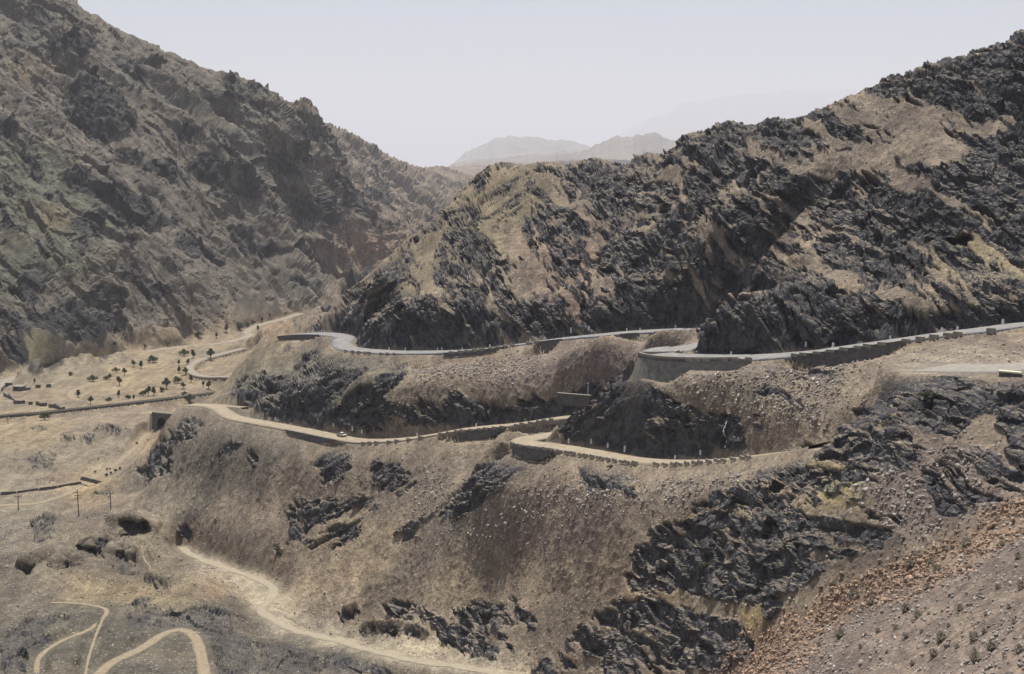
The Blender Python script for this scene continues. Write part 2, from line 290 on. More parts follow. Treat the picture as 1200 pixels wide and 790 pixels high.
ROCKS = [
 # right hill: everywhere half outcrop, half soil
 (.50, [[(345,370),(405,340),(470,285),(520,245),(545,215),(580,185),(650,180),(760,170),(850,135),(940,125),(1000,100),(1090,65),(1200,28),(1270,0),(1270,372),(1200,378),(1050,398),(930,413),(870,417),(815,417),(815,386),(750,388),(650,396),(550,409),(480,411),(410,408),(398,392),(345,390)]]),
 (.40, [[(1090,255),(1200,240),(1270,240),(1270,350),(1200,345),(1110,325),(1060,290)], [(520,225),(560,195),(600,200),(600,250),(570,262),(530,262)], [(450,320),(500,300),(540,330),(520,350),(470,345)], [(900,170),(960,180),(1000,250),(950,300),(900,260)]]),
 # soil gullies and strips
 (.20, [(13,[(607,200),(614,222),(611,250)]), [(562,268),(592,258),(622,300),(650,328),(664,312),(690,288),(712,276),(722,270),(706,298),(672,334),(692,350),(690,386),(648,388),(634,352),(600,320),(584,290)],
        (10,[(660,334),(690,304),(714,280)]), (8,[(880,292),(904,262)]), (9,[(790,172),(812,186),(836,190)]), (5,[(686,346),(740,328),(792,318),(832,302),(862,300)]), (8,[(812,228),(836,256),(850,290)]),
        (9,[(866,220),(884,240),(905,252),(920,275)]), (5,[(930,150),(938,185),(934,200)]), (6,[(740,190),(762,208)]), (5,[(674,190),(706,216)]), (8,[(730,240),(752,252)]), (9,[(776,200),(800,212)]),
        [(960,130),(1000,113),(1065,118),(1108,138),(1176,150),(1158,162),(1128,192),(1090,222),(1062,226),(1042,202),(1004,194),(985,190),(1015,166),(1000,150)],
        (9,[(1108,236),(1130,236),(1156,262),(1180,248),(1200,236)]), (9,[(1000,318),(1060,345),(1110,362)]), (5,[(905,325),(980,302),(1010,300)]), (6,[(930,300),(975,318)]), (6,[(985,330),(1050,352)]), (7,[(1085,295),(1150,322),(1190,338)]),
        (7,[(440,345),(480,320),(500,300)]), [(500,316),(520,310),(530,330),(505,334)], (6,[(520,300),(545,310),(570,340)]), (9,[(560,345),(600,372)]), (7,[(350,385),(400,352)])]),
 # strong dark outcrops of the right hill
 (.85, [[(405,345),(425,322),(470,300),(486,314),(460,340),(430,360),(470,350),(505,350),(520,362),(498,384),(470,408),(425,410),(410,384)],
        [(505,325),(540,315),(570,345),(590,380),(565,375),(540,350)], [(510,352),(545,352),(575,380),(560,392),(520,390)],
        [(510,255),(545,230),(560,235),(545,262),(520,268)], [(520,275),(555,262),(575,300),(560,320),(525,300)],
        [(655,192),(700,188),(730,215),(715,240),(680,222)], [(610,262),(640,240),(680,250),(690,275),(655,280),(625,290)], [(655,300),(680,280),(692,290),(675,320),(655,310)],
        [(545,405),(560,386),(600,376),(634,372),(640,388),(600,399)], [(668,382),(684,362),(722,350),(772,336),(812,330),(832,352),(815,380),(752,386)],
        [(740,285),(780,265),(830,300),(850,322),(820,330),(760,310)], [(700,215),(740,215),(742,250),(715,262),(695,250)], [(800,205),(830,205),(850,250),(830,270),(805,250)],
        [(852,245),(870,230),(905,280),(890,298),(860,275)], [(870,225),(905,245),(940,290),(925,296),(895,272)], [(838,140),(935,138),(945,158),(930,175),(890,165),(860,178),(800,180),(815,160)],
        [(815,176),(870,182),(905,200),(880,212),(830,205)], [(700,190),(735,185),(770,182),(780,190),(760,200),(735,192),(712,205)], [(755,212),(790,205),(800,235),(775,240)]]),
 (1.0, [[(813,416),(820,380),(830,361),(860,352),(900,358),(932,378),(930,408),(880,414)], [(925,410),(930,376),(980,368),(1060,370),(1120,364),(1200,354),(1270,350),(1270,370),(1200,379),(1100,391),(1000,404)],
        [(870,332),(920,312),(960,322),(1020,350),(1080,362),(930,374),(890,356)], [(1075,86),(1140,66),(1200,48),(1270,30),(1270,120),(1200,132),(1140,138),(1085,108)],
        [(1100,212),(1130,185),(1165,160),(1200,140),(1270,120),(1270,225),(1195,235),(1172,250),(1130,238),(1105,228)], [(958,212),(990,198),(1040,206),(1062,230),(1100,226),(1110,240),(1095,270),(1040,275),(985,262),(960,240)],
        [(1098,248),(1130,240),(1155,262),(1140,272),(1105,268)], [(1180,245),(1200,236),(1270,235),(1270,262),(1185,262)], [(960,280),(1010,290),(1060,310),(1040,318),(985,305)]]),
 (.62, [[(960,310),(1050,290),(1190,330),(1200,345),(1120,350),(1040,335)]]),
 # under the upper road
 (.62, [[(330,402),(400,416),(456,418),(478,440),(446,466),(470,476),(520,470),(560,466),(600,470),(640,466),(672,464),(652,486),(600,493),(560,498),(510,503),(450,508),(400,500),(330,490),(272,470),(285,440),(310,415)]]),
 (.95, [[(268,462),(285,445),(330,440),(370,460),(420,480),(440,500),(400,498),(340,488),(285,474)], [(430,440),(470,425),(475,440),(450,455)], [(352,440),(400,432),(430,450),(420,470),(370,455)],
        [(505,500),(520,480),(560,470),(600,472),(630,468),(660,472),(650,486),(590,492)], [(482,428),(520,422),(500,436)], (5,[(484,428),(496,440),(512,438)]), (6,[(612,450),(632,470),(650,476)]), [(530,456),(548,462),(552,478),(535,470)]]),
 (.06, [[(300,420),(330,405),(352,410),(340,440),(300,440),(285,446)], [(480,440),(520,428),(560,450),(540,456),(500,470),(470,470)]]),
 (.03, [[(478,424),(640,406),(760,396),(772,440),(700,446),(664,464),(600,458),(552,452),(540,456),(500,436)]]),
 # black knob between the hairpin's two legs
 (1.0, [[(655,492),(664,468),(690,452),(728,434),(748,432),(744,446),(770,455),(800,470),(830,482),(872,488),(876,522),(800,534),(745,530),(690,520),(660,512)]]),
 (.04, [(4,[(816,484),(828,510),(836,525)]), (4,[(770,468),(812,492)]), (6,[(700,452),(735,440)]), (4,[(868,485),(880,505),(895,520)]), (8,[(770,452),(830,470),(900,485)])]),
 (.72, [[(755,478),(775,470),(785,500),(780,528),(750,525)]]),
 # outcrops under the lower road
 (.9, [[(372,548),(386,528),(410,522),(416,540),(400,555),(384,568)], [(394,556),(412,545),(406,566),(396,572)], [(430,525),(450,545),(488,556),(480,572),(462,582),(440,572),(436,548)], [(366,604),(380,582),(402,598),(388,604),(400,620),(424,618),(418,628),(390,626),(372,612)],
       [(402,592),(420,584),(450,592),(440,600),(412,600)], [(426,505),(440,505),(436,520)], [(456,634),(470,616),(498,600),(520,580),(548,560),(566,545),(610,528),(652,533),(640,544),(600,560),(588,576),(556,596),(530,610),(500,612),(480,630)],
       [(678,550),(700,540),(732,544),(748,548),(745,562),(722,572),(700,574),(684,572)], [(734,574),(746,568),(748,580),(738,586)], [(447,716),(462,702),(500,706),(520,722),(545,738),(592,764),(562,766),(500,748),(476,742),(500,738),(470,722)], [(655,634),(666,624),(676,628),(662,634)],
       [(228,490),(240,478),(250,482),(238,496)], [(322,520),(330,518),(334,536),(326,534)], (5,[(255,538),(284,512)]), (4,[(296,534),(302,546)]), [(316,644),(340,634),(362,640),(352,648),(322,648)], [(204,620),(226,614),(232,624),(214,632)], [(216,610),(208,612),(212,606)]]),
 (.45, [[(330,600),(372,580),(430,600),(420,640),(340,650),(320,630)], [(420,740),(600,775),(640,740),(600,700),(540,710)]]),
 (.9, [[(366,604),(380,582),(402,598),(388,604),(400,620),(424,618),(418,628),(390,626),(372,612)], [(447,716),(462,702),(500,706),(520,722),(545,738),(592,764),(562,766),(500,748),(440,738),(420,732),(470,734),(490,736),(470,722)], (7,[(402,722),(420,714)])]),
 (1.0, [[(456,634),(470,616),(498,600),(520,580),(548,560),(566,545),(610,528),(652,533),(640,544),(600,560),(588,576),(556,596),(530,610),(500,612),(480,630)]]),
 # the black buttress
 (.95, [[(733,690),(740,660),(745,640),(770,620),(800,602),(850,575),(880,560),(905,545),(930,520),(960,505),(1000,492),(1020,498),(1045,512),(1090,532),(1070,545),(1040,556),(1000,568),(1030,600),(1060,604),(1060,622),(1030,644),(1000,655),(960,672),(930,690),(890,705),(850,702),(800,694)],
        [(1020,478),(1030,455),(1050,436),(1090,434),(1130,446),(1170,448),(1270,446),(1270,500),(1200,510),(1160,505),(1140,495),(1120,515),(1060,512),(1010,492),(985,480)]]),
 (.06, [(10,[(940,520),(1000,505),(1060,522),(1110,524)]), (7,[(955,545),(1010,545),(1040,552)]), (6,[(915,575),(960,580),(1010,590),(1050,580)]), [(795,602),(815,596),(820,610),(795,615)], (4,[(1050,464),(1080,476),(1110,490)]), (4,[(985,470),(1020,478)]), [(1135,490),(1170,485),(1165,510),(1140,508)], (5,[(830,575),(870,562),(900,562)]), (7,[(930,590),(960,600),(1000,602)])]),
 (.45, [[(1000,570),(1040,560),(1050,590),(1010,600),(960,590)], [(1110,520),(1200,520),(1200,580),(1120,600),(1060,580)], [(785,620),(880,590),(900,640),(860,660),(800,650)], [(940,640),(1000,620),(1020,640),(960,665)]]),
 (.9, [[(1066,592),(1100,592),(1142,588),(1120,606),(1076,612)], [(1176,510),(1200,500),(1270,495),(1270,560),(1200,560),(1180,540)], [(888,424),(925,418),(962,428),(980,446),(945,452),(920,442),(900,446)], [(878,456),(905,450),(935,466),(950,482),(905,478)], [(920,425),(950,440),(945,455),(925,450)], [(1000,428),(1020,432),(1000,440)],
       [(618,795),(650,758),(700,722),(742,700),(800,712),(862,730),(886,752),(866,775),(846,795)], [(896,706),(912,700),(916,720),(902,726)], [(875,495),(890,482),(905,500),(895,512)]]),
 (.05, [(6,[(733,692),(780,694),(815,708),(860,712)]), [(850,715),(890,705),(900,720),(895,745),(880,742),(865,725)], (5,[(700,728),(760,740),(790,760)]), (6,[(740,770),(760,795)])]),
 # lower left: rough ground, banks, small crags
 (.74, [[(140,716),(200,714),(268,728),(282,755),(340,758),(400,766),(480,795),(250,795),(238,750),(206,735),(160,740)], [(0,745),(30,722),(60,715),(105,725),(85,745),(55,765),(30,795),(0,795)], [(120,735),(150,730),(160,745),(130,755)]]),
 (.95, [[(196,722),(240,716),(268,726),(274,742),(296,752),(290,764),(262,760),(240,745),(226,735),(200,732)], [(142,706),(168,704),(174,718),(150,722)], [(182,746),(222,742),(222,752),(186,754)], [(0,775),(12,776),(14,788),(0,790)], [(20,745),(45,740),(40,756),(22,756)]]),
 (.95, [[(36,628),(44,610),(68,604),(66,614),(58,626),(44,632)], [(24,668),(46,656),(60,652),(52,664),(30,672)], [(112,582),(118,574),(132,572),(136,582),(124,578)], [(62,668),(78,658),(94,666),(80,672)], [(100,650),(118,645),(126,650),(112,656)], [(94,642),(110,634),(134,636),(126,644)], [(130,656),(140,650),(156,652),(150,668)], (4,[(176,680),(196,686)])]),
 (1.0, [(6,[(35,541),(52,534),(92,525)]), (5,[(75,515),(95,512)]), [(97,514),(108,510),(110,520),(98,522)], (6,[(112,506),(124,500),(150,507)]), (6,[(0,548),(14,546)]), (4,[(30,505),(50,501)]), (4,[(15,553),(24,548),(32,549)]), (3,[(46,566),(66,563)]), (3,[(40,548),(58,544)]), (4,[(108,542),(122,539)]), (4,[(122,532),(136,528)]), (3,[(78,560),(86,559)])]),  # shaded faces of the riverbed scarps, painted in as dark rock
 (.5, [[(150,560),(175,530),(200,505),(225,492),(235,505),(205,530),(200,560),(180,565)]]),
 (.9, [[(172,545),(185,525),(200,520),(205,540),(195,555),(180,556)], [(205,510),(222,502),(226,512),(212,520)]]),
 # left mountain: broken rock all over, the named cliffs stronger
 (.24, [[(-60,-40),(80,-40),(92,5),(150,38),(200,58),(245,82),(295,95),(350,130),(370,128),(392,165),(420,210),(470,262),(440,300),(400,330),(360,358),(300,370),(200,392),(120,404),(40,414),(-60,420)]]),
 (.30, [[(385,150),(440,180),(520,215),(560,240),(500,262),(470,255),(410,200)]]),
 (.06, [[(95,30),(200,70),(220,95),(180,75),(130,55)], [(150,130),(200,120),(260,140),(210,160),(170,160)], [(270,160),(330,170),(345,188),(280,186)], [(100,400),(200,380),(320,355),(330,370),(200,398),(60,425)], [(300,300),(340,290),(390,330),(350,345),(320,330)], [(60,245),(90,240),(85,275),(55,275)], [(190,230),(250,235),(280,270),(230,265)], [(40,345),(90,330),(95,360),(50,370)]]),
 (.95, [[(62,66),(72,50),(97,37),(113,54),(108,64),(86,68)], [(38,80),(52,67),(72,72),(66,81)], [(72,116),(80,104),(108,95),(124,110),(140,125),(152,145),(140,166),(122,168),(100,155),(84,150),(66,138),(80,130)], [(130,82),(142,80),(150,90),(170,75),(188,64),(192,72),(176,86),(150,95),(138,92)],
        [(208,158),(225,152),(250,142),(240,154),(228,158),(221,173)], [(290,186),(310,183),(350,192),(352,206),(322,206),(290,204)], [(122,184),(150,183),(166,190),(155,196),(130,193)], [(158,196),(180,194),(205,208),(210,218),(190,216),(170,206)], [(216,192),(240,190),(258,200),(260,212),(240,206)],
        [(0,146),(12,148),(14,172),(0,174)], [(18,170),(40,178),(52,196),(50,210),(30,206)], [(70,206),(92,210),(120,222),(160,245),(192,262),(194,278),(176,280),(140,268),(110,245),(80,224)], [(80,262),(100,258),(116,270),(108,290),(92,292),(82,275)], [(196,280),(225,296),(266,310),(255,315),(220,304),(198,290)],
        [(128,322),(140,316),(165,335),(190,345),(194,354),(170,356),(150,342)], [(92,346),(115,340),(138,348),(138,372),(120,372),(130,356),(104,354)], [(0,370),(20,376),(50,372),(80,378),(100,370),(135,380),(150,392),(120,396),(60,392),(20,398),(0,390)], [(264,260),(280,262),(310,280),(322,300),(300,295),(275,275)],
        [(340,330),(352,326),(372,345),(350,344)], [(330,252),(350,228),(372,232),(388,256),(385,272),(360,262),(335,245)], [(356,156),(370,148),(384,170),(402,190),(398,196),(378,180),(370,170)], [(380,210),(395,200),(420,235),(440,275),(430,284),(412,250)], [(425,222),(445,220),(460,242),(445,240)], [(345,150),(352,152),(356,185),(350,186)],
        [(20,325),(38,325),(40,338),(24,336)], [(0,342),(30,344),(40,352),(10,350)], [(170,200),(200,235),(240,250),(200,240)], [(262,195),(300,225),(310,245),(280,225)], [(200,55),(210,52),(212,60),(200,62)], [(256,94),(276,95),(280,106),(262,104)], [(256,112),(270,118),(275,132),(262,126)], [(280,100),(300,102),(315,115),(300,114)], [(140,285),(150,284),(152,296),(142,296)], [(36,285),(50,290),(54,305),(40,300)],
        [(0,413),(14,406),(26,404),(33,418),(30,426),(10,436),(0,438)]]),
 (1.0, [(9,[(36,437),(60,428),(90,421)]), (3,[(95,424),(150,416),(205,409)]), (3,[(90,412),(106,418)])]),  # shaded scarp along the valley edge, its darkness painted as rock
]
UPDIPS = [[(330,410),(410,400),(500,420),(480,470),(420,490),(330,480)], [(400,340),(440,310),(480,300),(480,360),(430,400),(400,400)], [(360,520),(680,520),(660,560),(540,640),(360,650)], [(655,430),(740,425),(760,470),(700,525),(655,525)], [(560,220),(620,200),(610,262),(560,262)]]
O_ = (.25,.205,.155)
SOILS = [
 ((.245,.200,.152), [(-60,-40),(1270,-40),(1270,830),(-60,830)]),
 # left mountain olive grey-brown
 ((.168,.150,.124), [(-60,-40),(80,-40),(92,5),(245,80),(350,128),(372,126),(400,190),(470,262),(440,300),(360,358),(200,392),(40,414),(-60,430)]),
 ((.145,.140,.108), [(-60,150),(60,180),(150,260),(120,300),(60,340),(-60,350)]),
 ((.22,.18,.11), [(48,252),(62,246),(80,256),(76,272),(56,270)]), ((.27,.20,.11), [(10,280),(34,284),(30,290),(8,288)]), ((.30,.22,.13), [(8,90),(40,84),(60,88),(40,94),(12,96)]), ((.20,.19,.12), [(96,30),(108,28),(106,38),(98,38)]),
 ((.26,.18,.135), [(380,270),(440,270),(470,280),(420,320),(400,310)]), ((.23,.17,.14), [(340,280),(390,295),(420,305),(380,312)]), ((.25,.18,.13), [(390,190),(420,220),(450,270),(440,272),(410,230)]),
 # valley floor
 ((.255,.208,.145), [(-60,440),(60,424),(150,408),(230,392),(290,372),(350,362),(352,400),(300,420),(262,462),(180,470),(60,482),(-60,486)]),
 ((.31,.235,.145), [(90,418),(160,402),(230,390),(270,384),(282,392),(240,400),(160,414)]), ((.30,.235,.15), [(110,432),(200,425),(250,430),(230,450),(150,458),(110,462)]), ((.31,.23,.15), [(300,376),(342,364),(346,388),(310,402),(296,396)]),
 ((.27,.235,.18), [(-60,452),(20,438),(110,424),(210,405),(260,402),(230,412),(120,432),(30,448),(10,462),(-60,480)]),
 ((.235,.215,.13), [(0,405),(50,395),(60,414),(40,425),(20,425)]), ((.24,.215,.125), [(20,398),(62,400),(58,418),(40,424)]),
 # railway bench and flats below
 ((.255,.205,.155), [(-60,494),(100,480),(280,462),(280,490),(200,492),(150,500),(60,495),(-60,510)]),
 ((.29,.235,.15), [(-60,496),(60,494),(90,505),(60,520),(20,530),(-60,530)]), ((.235,.20,.15), [(-60,530),(60,525),(110,505),(150,500),(190,505),(150,545),(120,580),(60,600),(-60,605)]),
 ((.38,.27,.16), [(150,540),(172,505),(190,505),(168,530)]), ((.33,.25,.165), [(58,556),(110,552),(112,566),(62,572)]), ((.35,.27,.155), [(70,585),(105,562),(140,560),(130,570),(95,590)]),
 ((.205,.178,.138), [(-60,600),(60,595),(90,605),(120,620),(60,640),(0,660),(-60,660)]),
 # terrace and hillock
 ((.155,.137,.107), [(-60,660),(100,640),(140,690),(280,700),(320,720),(480,790),(-60,830)]), ((.185,.158,.12), [(60,605),(150,600),(220,640),(230,680),(150,690),(60,690),(20,680)]), ((.28,.225,.14), [(60,690),(160,685),(230,690),(260,705),(180,712),(90,705)]),
 ((.13,.117,.092), [(0,715),(140,712),(240,750),(240,795),(-20,795)]), ((.13,.117,.095), [(250,740),(340,748),(500,795),(250,795)]),
 ((.36,.24,.15), [(236,688),(262,690),(258,700),(234,698)]),
 # the wash and big slopes

 ((.205,.178,.138), [(150,560),(215,500),(262,475),(330,500),(350,520),(280,580),(220,620),(170,600)]),
 ((.265,.21,.15), [(320,600),(400,590),(470,620),(450,680),(380,700),(320,670)]), ((.275,.22,.16), [(460,690),(620,640),(740,600),(720,680),(620,720),(500,700)]), ((.26,.205,.16), [(560,600),(650,560),(740,590),(700,650),(580,650)]),
 ((.225,.178,.150), [(600,420),(760,398),(770,440),(660,462),(600,440)]), ((.27,.205,.155), [(480,424),(600,412),(600,456),(500,450)]), ((.185,.165,.125), [(270,440),(330,405),(400,412),(470,430),(440,500),(280,475)]),
 ((.34,.25,.13), [(800,600),(830,592),(900,560),(960,580),(900,580),(820,615)]), ((.235,.19,.15), [(1000,420),(1200,392),(1200,426),(1090,430),(1010,450)]), ((.30,.265,.22), (20,[(1070,432),(1130,431),(1270,428)])), ((.36,.28,.16), (5,[(1168,434),(1210,432)])),
 ((.38,.285,.14), [(850,715),(892,705),(900,720),(893,748),(878,742),(862,724)]), ((.36,.26,.15), [(735,686),(790,688),(815,705),(740,698)]), ((.29,.24,.13), [(945,545),(1050,555),(1050,590),(960,590)]),
 # right hill soils
 ((.225,.185,.125), [(400,345),(480,280),(545,215),(600,188),(660,190),(640,260),(600,300),(560,320),(450,370)]), ((.23,.19,.15), [(960,130),(1065,115),(1176,150),(1060,226),(985,190)]), ((.25,.205,.135), [(1090,255),(1270,235),(1270,350),(1100,330)]), ((.26,.205,.12), [(1160,262),(1200,255),(1270,250),(1200,275)]),
 ((.25,.19,.145), [(600,262),(720,270),(690,386),(640,390)]),
 # near slope: grey pink scree with the orange belt
 ((.225,.178,.148), [(850,800),(900,748),(1000,690),(1100,640),(1270,560),(1270,830),(840,830)]), ((.28,.205,.145), (26,[(1200,604),(1110,652),(1040,682),(960,720),(900,752)])), ((.265,.195,.15), (30,[(930,745),(880,775),(850,795)])), ((.25,.20,.155), (14,[(1060,795),(1130,740),(1200,690)])),
 ((.235,.19,.16), [(1000,560),(1110,525),(1200,540),(1200,585),(1060,640),(1040,650),(1060,610)]),
 ((.37,.32,.24), [(215,640),(290,665),(335,690),(335,712),(420,733),(560,757),(632,772),(612,802),(480,792),(400,762),(310,732),(285,700),(240,672)]),
]
BANKS = [(15,[(136,613),(156,605),(180,616)]), (10,[(130,654),(146,651),(158,662)]), (6,[(35,541),(52,534),(92,525)]), (5,[(75,515),(95,512)]), (8,[(99,517),(108,514)]), (5,[(112,506),(124,500),(150,507)]), (6,[(0,548),(14,546)]), (4,[(30,505),(50,501)]), (4,[(15,553),(24,548),(32,549)]), (3,[(46,566),(66,563)]), (3,[(40,548),(58,544)]), (4,[(108,542),(122,539)]), (4,[(122,532),(136,528)]), (3,[(78,560),(86,559)]), (5,[(40,622),(52,612),(66,607)]), (5,[(26,670),(46,659),(58,654)]), (6,[(113,581),(124,575),(134,576)]), (5,[(66,667),(78,660),(92,664)]), (6,[(36,434),(60,426),(90,419)]), (4,[(95,423),(150,415)]), (5,[(100,650),(118,647)]), (5,[(96,642),(112,636),(132,638)]), (4,[(176,681),(196,686)]), (5,[(404,722),(418,715)]), (4,[(424,735),(470,737),(500,746)]), (6,[(185,744),(222,741)]), (4,[(80,470),(100,475)])]
ROUGHS = [(.9, [(20,612),(70,598),(150,600),(215,640),(240,690),(200,705),(100,700),(20,690),(-30,660)]), (.55, [(-40,700),(240,706),(300,735),(400,760),(500,800),(-40,800)]), (.45, [(-20,500),(110,498),(160,505),(130,560),(60,590),(-20,590)]), (.5, [(150,560),(200,505),(240,510),(200,580)]), (.35, [(330,600),(480,640),(440,735),(350,720)])]
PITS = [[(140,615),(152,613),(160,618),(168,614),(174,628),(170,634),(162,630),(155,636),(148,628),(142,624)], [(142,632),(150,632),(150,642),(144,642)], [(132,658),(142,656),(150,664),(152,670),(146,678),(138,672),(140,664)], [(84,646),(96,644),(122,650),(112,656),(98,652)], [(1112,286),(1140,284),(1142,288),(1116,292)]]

ROCK = np.zeros(PX.shape)
for val, shapes in ROCKS:
    for s in shapes:
        m = line_mask(s[1], s[0]) if isinstance(s[0], (int, float)) else poly_mask(s)
        ROCK[m] = val
ROCK = blur(ROCK, 2.0)
UPDIP = np.zeros(PX.shape)
for s in UPDIPS: UPDIP[poly_mask(s)] = 1
UPDIP = blur(UPDIP, 5)
SOIL = np.zeros(PX.shape + (3,)) + (.25, .205, .155)
for col, s in SOILS:
    m = line_mask(s[1], s[0]) if isinstance(s[0], (int, float)) else poly_mask(s)
    SOIL[m] = col
SOIL = blur(SOIL, 4.0)*(.98, .982, .955)
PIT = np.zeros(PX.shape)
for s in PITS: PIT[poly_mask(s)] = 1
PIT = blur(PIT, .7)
BANK = np.zeros(PX.shape)
for w_, l_ in BANKS: BANK[line_mask(l_, w_)] = 1
BANK = blur(BANK, .8)
ROUGH = np.zeros(PX.shape)
for v_, s_ in ROUGHS: ROUGH[poly_mask(s_)] = v_
ROUGH = blur(ROUGH, 6)
print('maps', time.time() - T0)

# ------------------------------------------------------------------ pass A: column profiles with roads, cuts and walls carved in
NC = 1190
COLS = np.concatenate([np.linspace(R(-33), R(-21), 50)[:-1], np.linspace(R(-21), R(21), NC), np.linspace(R(21), R(33), 50)[1:]])
LA = np.concatenate([np.linspace(math.log(8), math.log(95), 60)[:-1], np.linspace(math.log(95), math.log(1250), 1250)[:-1], np.linspace(math.log(1250), math.log(6500), 330)])
AZ, LN = np.meshgrid(COLS, LA, indexing='ij')
DD = np.exp(LN); ZA = base_q(AZ, LN)*DD
XA = DD*np.sin(AZ); YA = DD*np.cos(AZ)
# eroded bank scarps and small banks in the valley
LOCK = np.ones(ZA.shape); UD = np.full(ZA.shape, 99.0); RK = np.ones(ZA.shape)
RW = np.ones(ZA.shape)          # 0 on a road .. 1 away from it
ROADNESS = []
for rd in ROADS:
    ln, hw, bl = rd['line'], rd['hw'], rd['blend']
    us, vs = project(ln[:, 0], ln[:, 1], ln[:, 2])
    cl = rd['cliff'](us) if rd['cliff'] else np.zeros(len(ln)); wl = rd['wall'](us) if rd['wall'] else np.zeros(len(ln))
    az = np.arctan2(ln[:, 0], ln[:, 1]); dr = np.hypot(ln[:, 0], ln[:, 1]); reach = hw + 22
    best = np.full(ZA.shape, 1e9, np.float32); idx = np.zeros(ZA.shape, np.int32)
    for i in range(len(ln)):
        da = reach/dr[i]
        c0, c1 = np.searchsorted(COLS, [az[i] - da, az[i] + da]); r0, r1 = np.searchsorted(LA, [math.log(max(dr[i] - reach, 5)), math.log(dr[i] + reach)])
        if c1 <= c0 or r1 <= r0: continue
        d = np.hypot(XA[c0:c1, r0:r1] - ln[i, 0], YA[c0:c1, r0:r1] - ln[i, 1])
        b = best[c0:c1, r0:r1]; m = d < b; b[m] = d[m]; idx[c0:c1, r0:r1][m] = i
    m = best < reach
    d = best[m]; i = idx[m]; up = DD[m] > dr[i]; z = ZA[m]; zr = ln[i, 2] - (.7 if rd['wall'] else .12)
    # uphill: cut face and cliff above it
    zc = z + cl[i]*(1 - sstep(hw + 7, hw + 21, d))
    tw = np.where(cl[i] > 1.5, 4.2, bl)
    zu = zr + (np.maximum(zc, zr*0 + zc) - zr)*sstep(hw + .5, hw + .5 + tw, d)
    # downhill: a wall drop, then fill at the angle of repose, never standing in the way of the road
    e = np.maximum(d - hw - .4, 0); lip = np.where(wl[i] > 1, -.5, .4)
    zd = z + np.maximum(0, zr - wl[i] - .70*e - z)*(1 - sstep(4, 14, e))
    zd = np.minimum(zd, zr - np.maximum(.9*np.minimum(wl[i], 1.2), wl[i]*(1 - sstep(3.5, 10, e))) - .20*e + 40*sstep(13, 22, d))
    zd = np.where(d < hw + lip, zr, zd)
    if not rd['wall']: zd = zu
    Zold = ZA.copy(); ZA[m] = np.where(up, zu, zd)
    cc = np.where(m.any(1))[0]; rr = np.where(m.any(0))[0]
    if len(cc):                     # soften where the treatment changes along the road
        sl = (slice(max(cc[0]-9, 0), cc[-1]+10), slice(max(rr[0]-6, 0), rr[-1]+7)); dz = (ZA - Zold)[sl]; b_ = dz
        for ax, kk, it in ((0, 6, 3), (1, 2, 2)):
            for _ in range(it):
                pd_ = [(0, 0), (0, 0)]; pd_[ax] = (kk + 1, kk); q_ = np.cumsum(np.pad(b_, pd_, mode='edge'), axis=ax); n_ = b_.shape[ax]
                b_ = (np.take(q_, np.arange(2*kk + 1, n_ + 2*kk + 1), ax) - np.take(q_, np.arange(0, n_), ax))/(2*kk + 1)
        wgt = sstep(hw + 2, hw + 5, np.minimum(best[sl], 99)); keep = np.where(best[sl] < hw + .6, 1, LOCK[sl]); ZA[sl] = Zold[sl] + (dz*(1 - wgt) + b_*wgt)*keep
    LOCK = np.minimum(LOCK, sstep(hw + 1, hw + 6, best))
    RW[m] = np.minimum(RW[m], np.where(up, sstep(hw + .4, hw + 3, d), sstep(hw + .3, hw + 9, d)))
    UD[m] = np.minimum(UD[m], np.where(up, d - hw - .4, 99)); RK[m] = np.minimum(RK[m], sstep(hw + .3, np.where(up, hw + 1.2, hw + 4), d))
print('carved', time.time() - T0)
# spread the rows of each column evenly over what faces the camera
UA, VA = project(XA, YA, ZA)
ZA += lookup(BANK, UA, VA)*np.where(DD > 470, 2.2, 3.4)*RW*(DD > 330)       # eroded bank edges stand up with a steep face
UA, VA = project(XA, YA, ZA)
NR = 1250
dv = np.abs(np.diff(VA, axis=1)); dv = np.minimum(dv, 40)
inframe = ((UA > -60) & (UA < 1260) & (VA < 850) & (VA > -60))[:, 1:]
dens = np.where(inframe, dv, dv*.25) + 260*np.diff(LA)[None]/np.diff(LA).sum()*1.0
cum = np.concatenate([np.zeros((len(COLS), 1)), np.cumsum(dens, 1)], 1)
LB = np.empty((len(COLS), NR)); ZB = np.empty_like(LB); RWB = np.empty_like(LB); UDB = np.empty_like(LB); RKB = np.empty_like(LB)
for c in range(len(COLS)):
    t = np.linspace(0, cum[c, -1], NR)
    LB[c] = np.interp(t, cum[c], LA)
for _ in range(3):              # neighbouring columns keep their rows level with each other
    pad = np.pad(LB, ((12, 12), (0, 0)), mode='edge'); cs = np.cumsum(np.vstack([np.zeros((1, NR)), pad]), 0); LB = (cs[25:] - cs[:-25])/25
for c in range(len(COLS)):
    ZB[c] = np.interp(LB[c], LA, ZA[c]); RWB[c] = np.interp(LB[c], LA, RW[c]); UDB[c] = np.interp(LB[c], LA, UD[c]); RKB[c] = np.interp(LB[c], LA, RK[c])
DB = np.exp(LB); AB = np.repeat(COLS[:, None], NR, 1)
PB = np.stack([DB*np.sin(AB), DB*np.cos(AB), ZB], -1)
UB, VB = project(PB[..., 0], PB[..., 1], PB[..., 2])
del AZ, LN, XA, YA, dens, cum
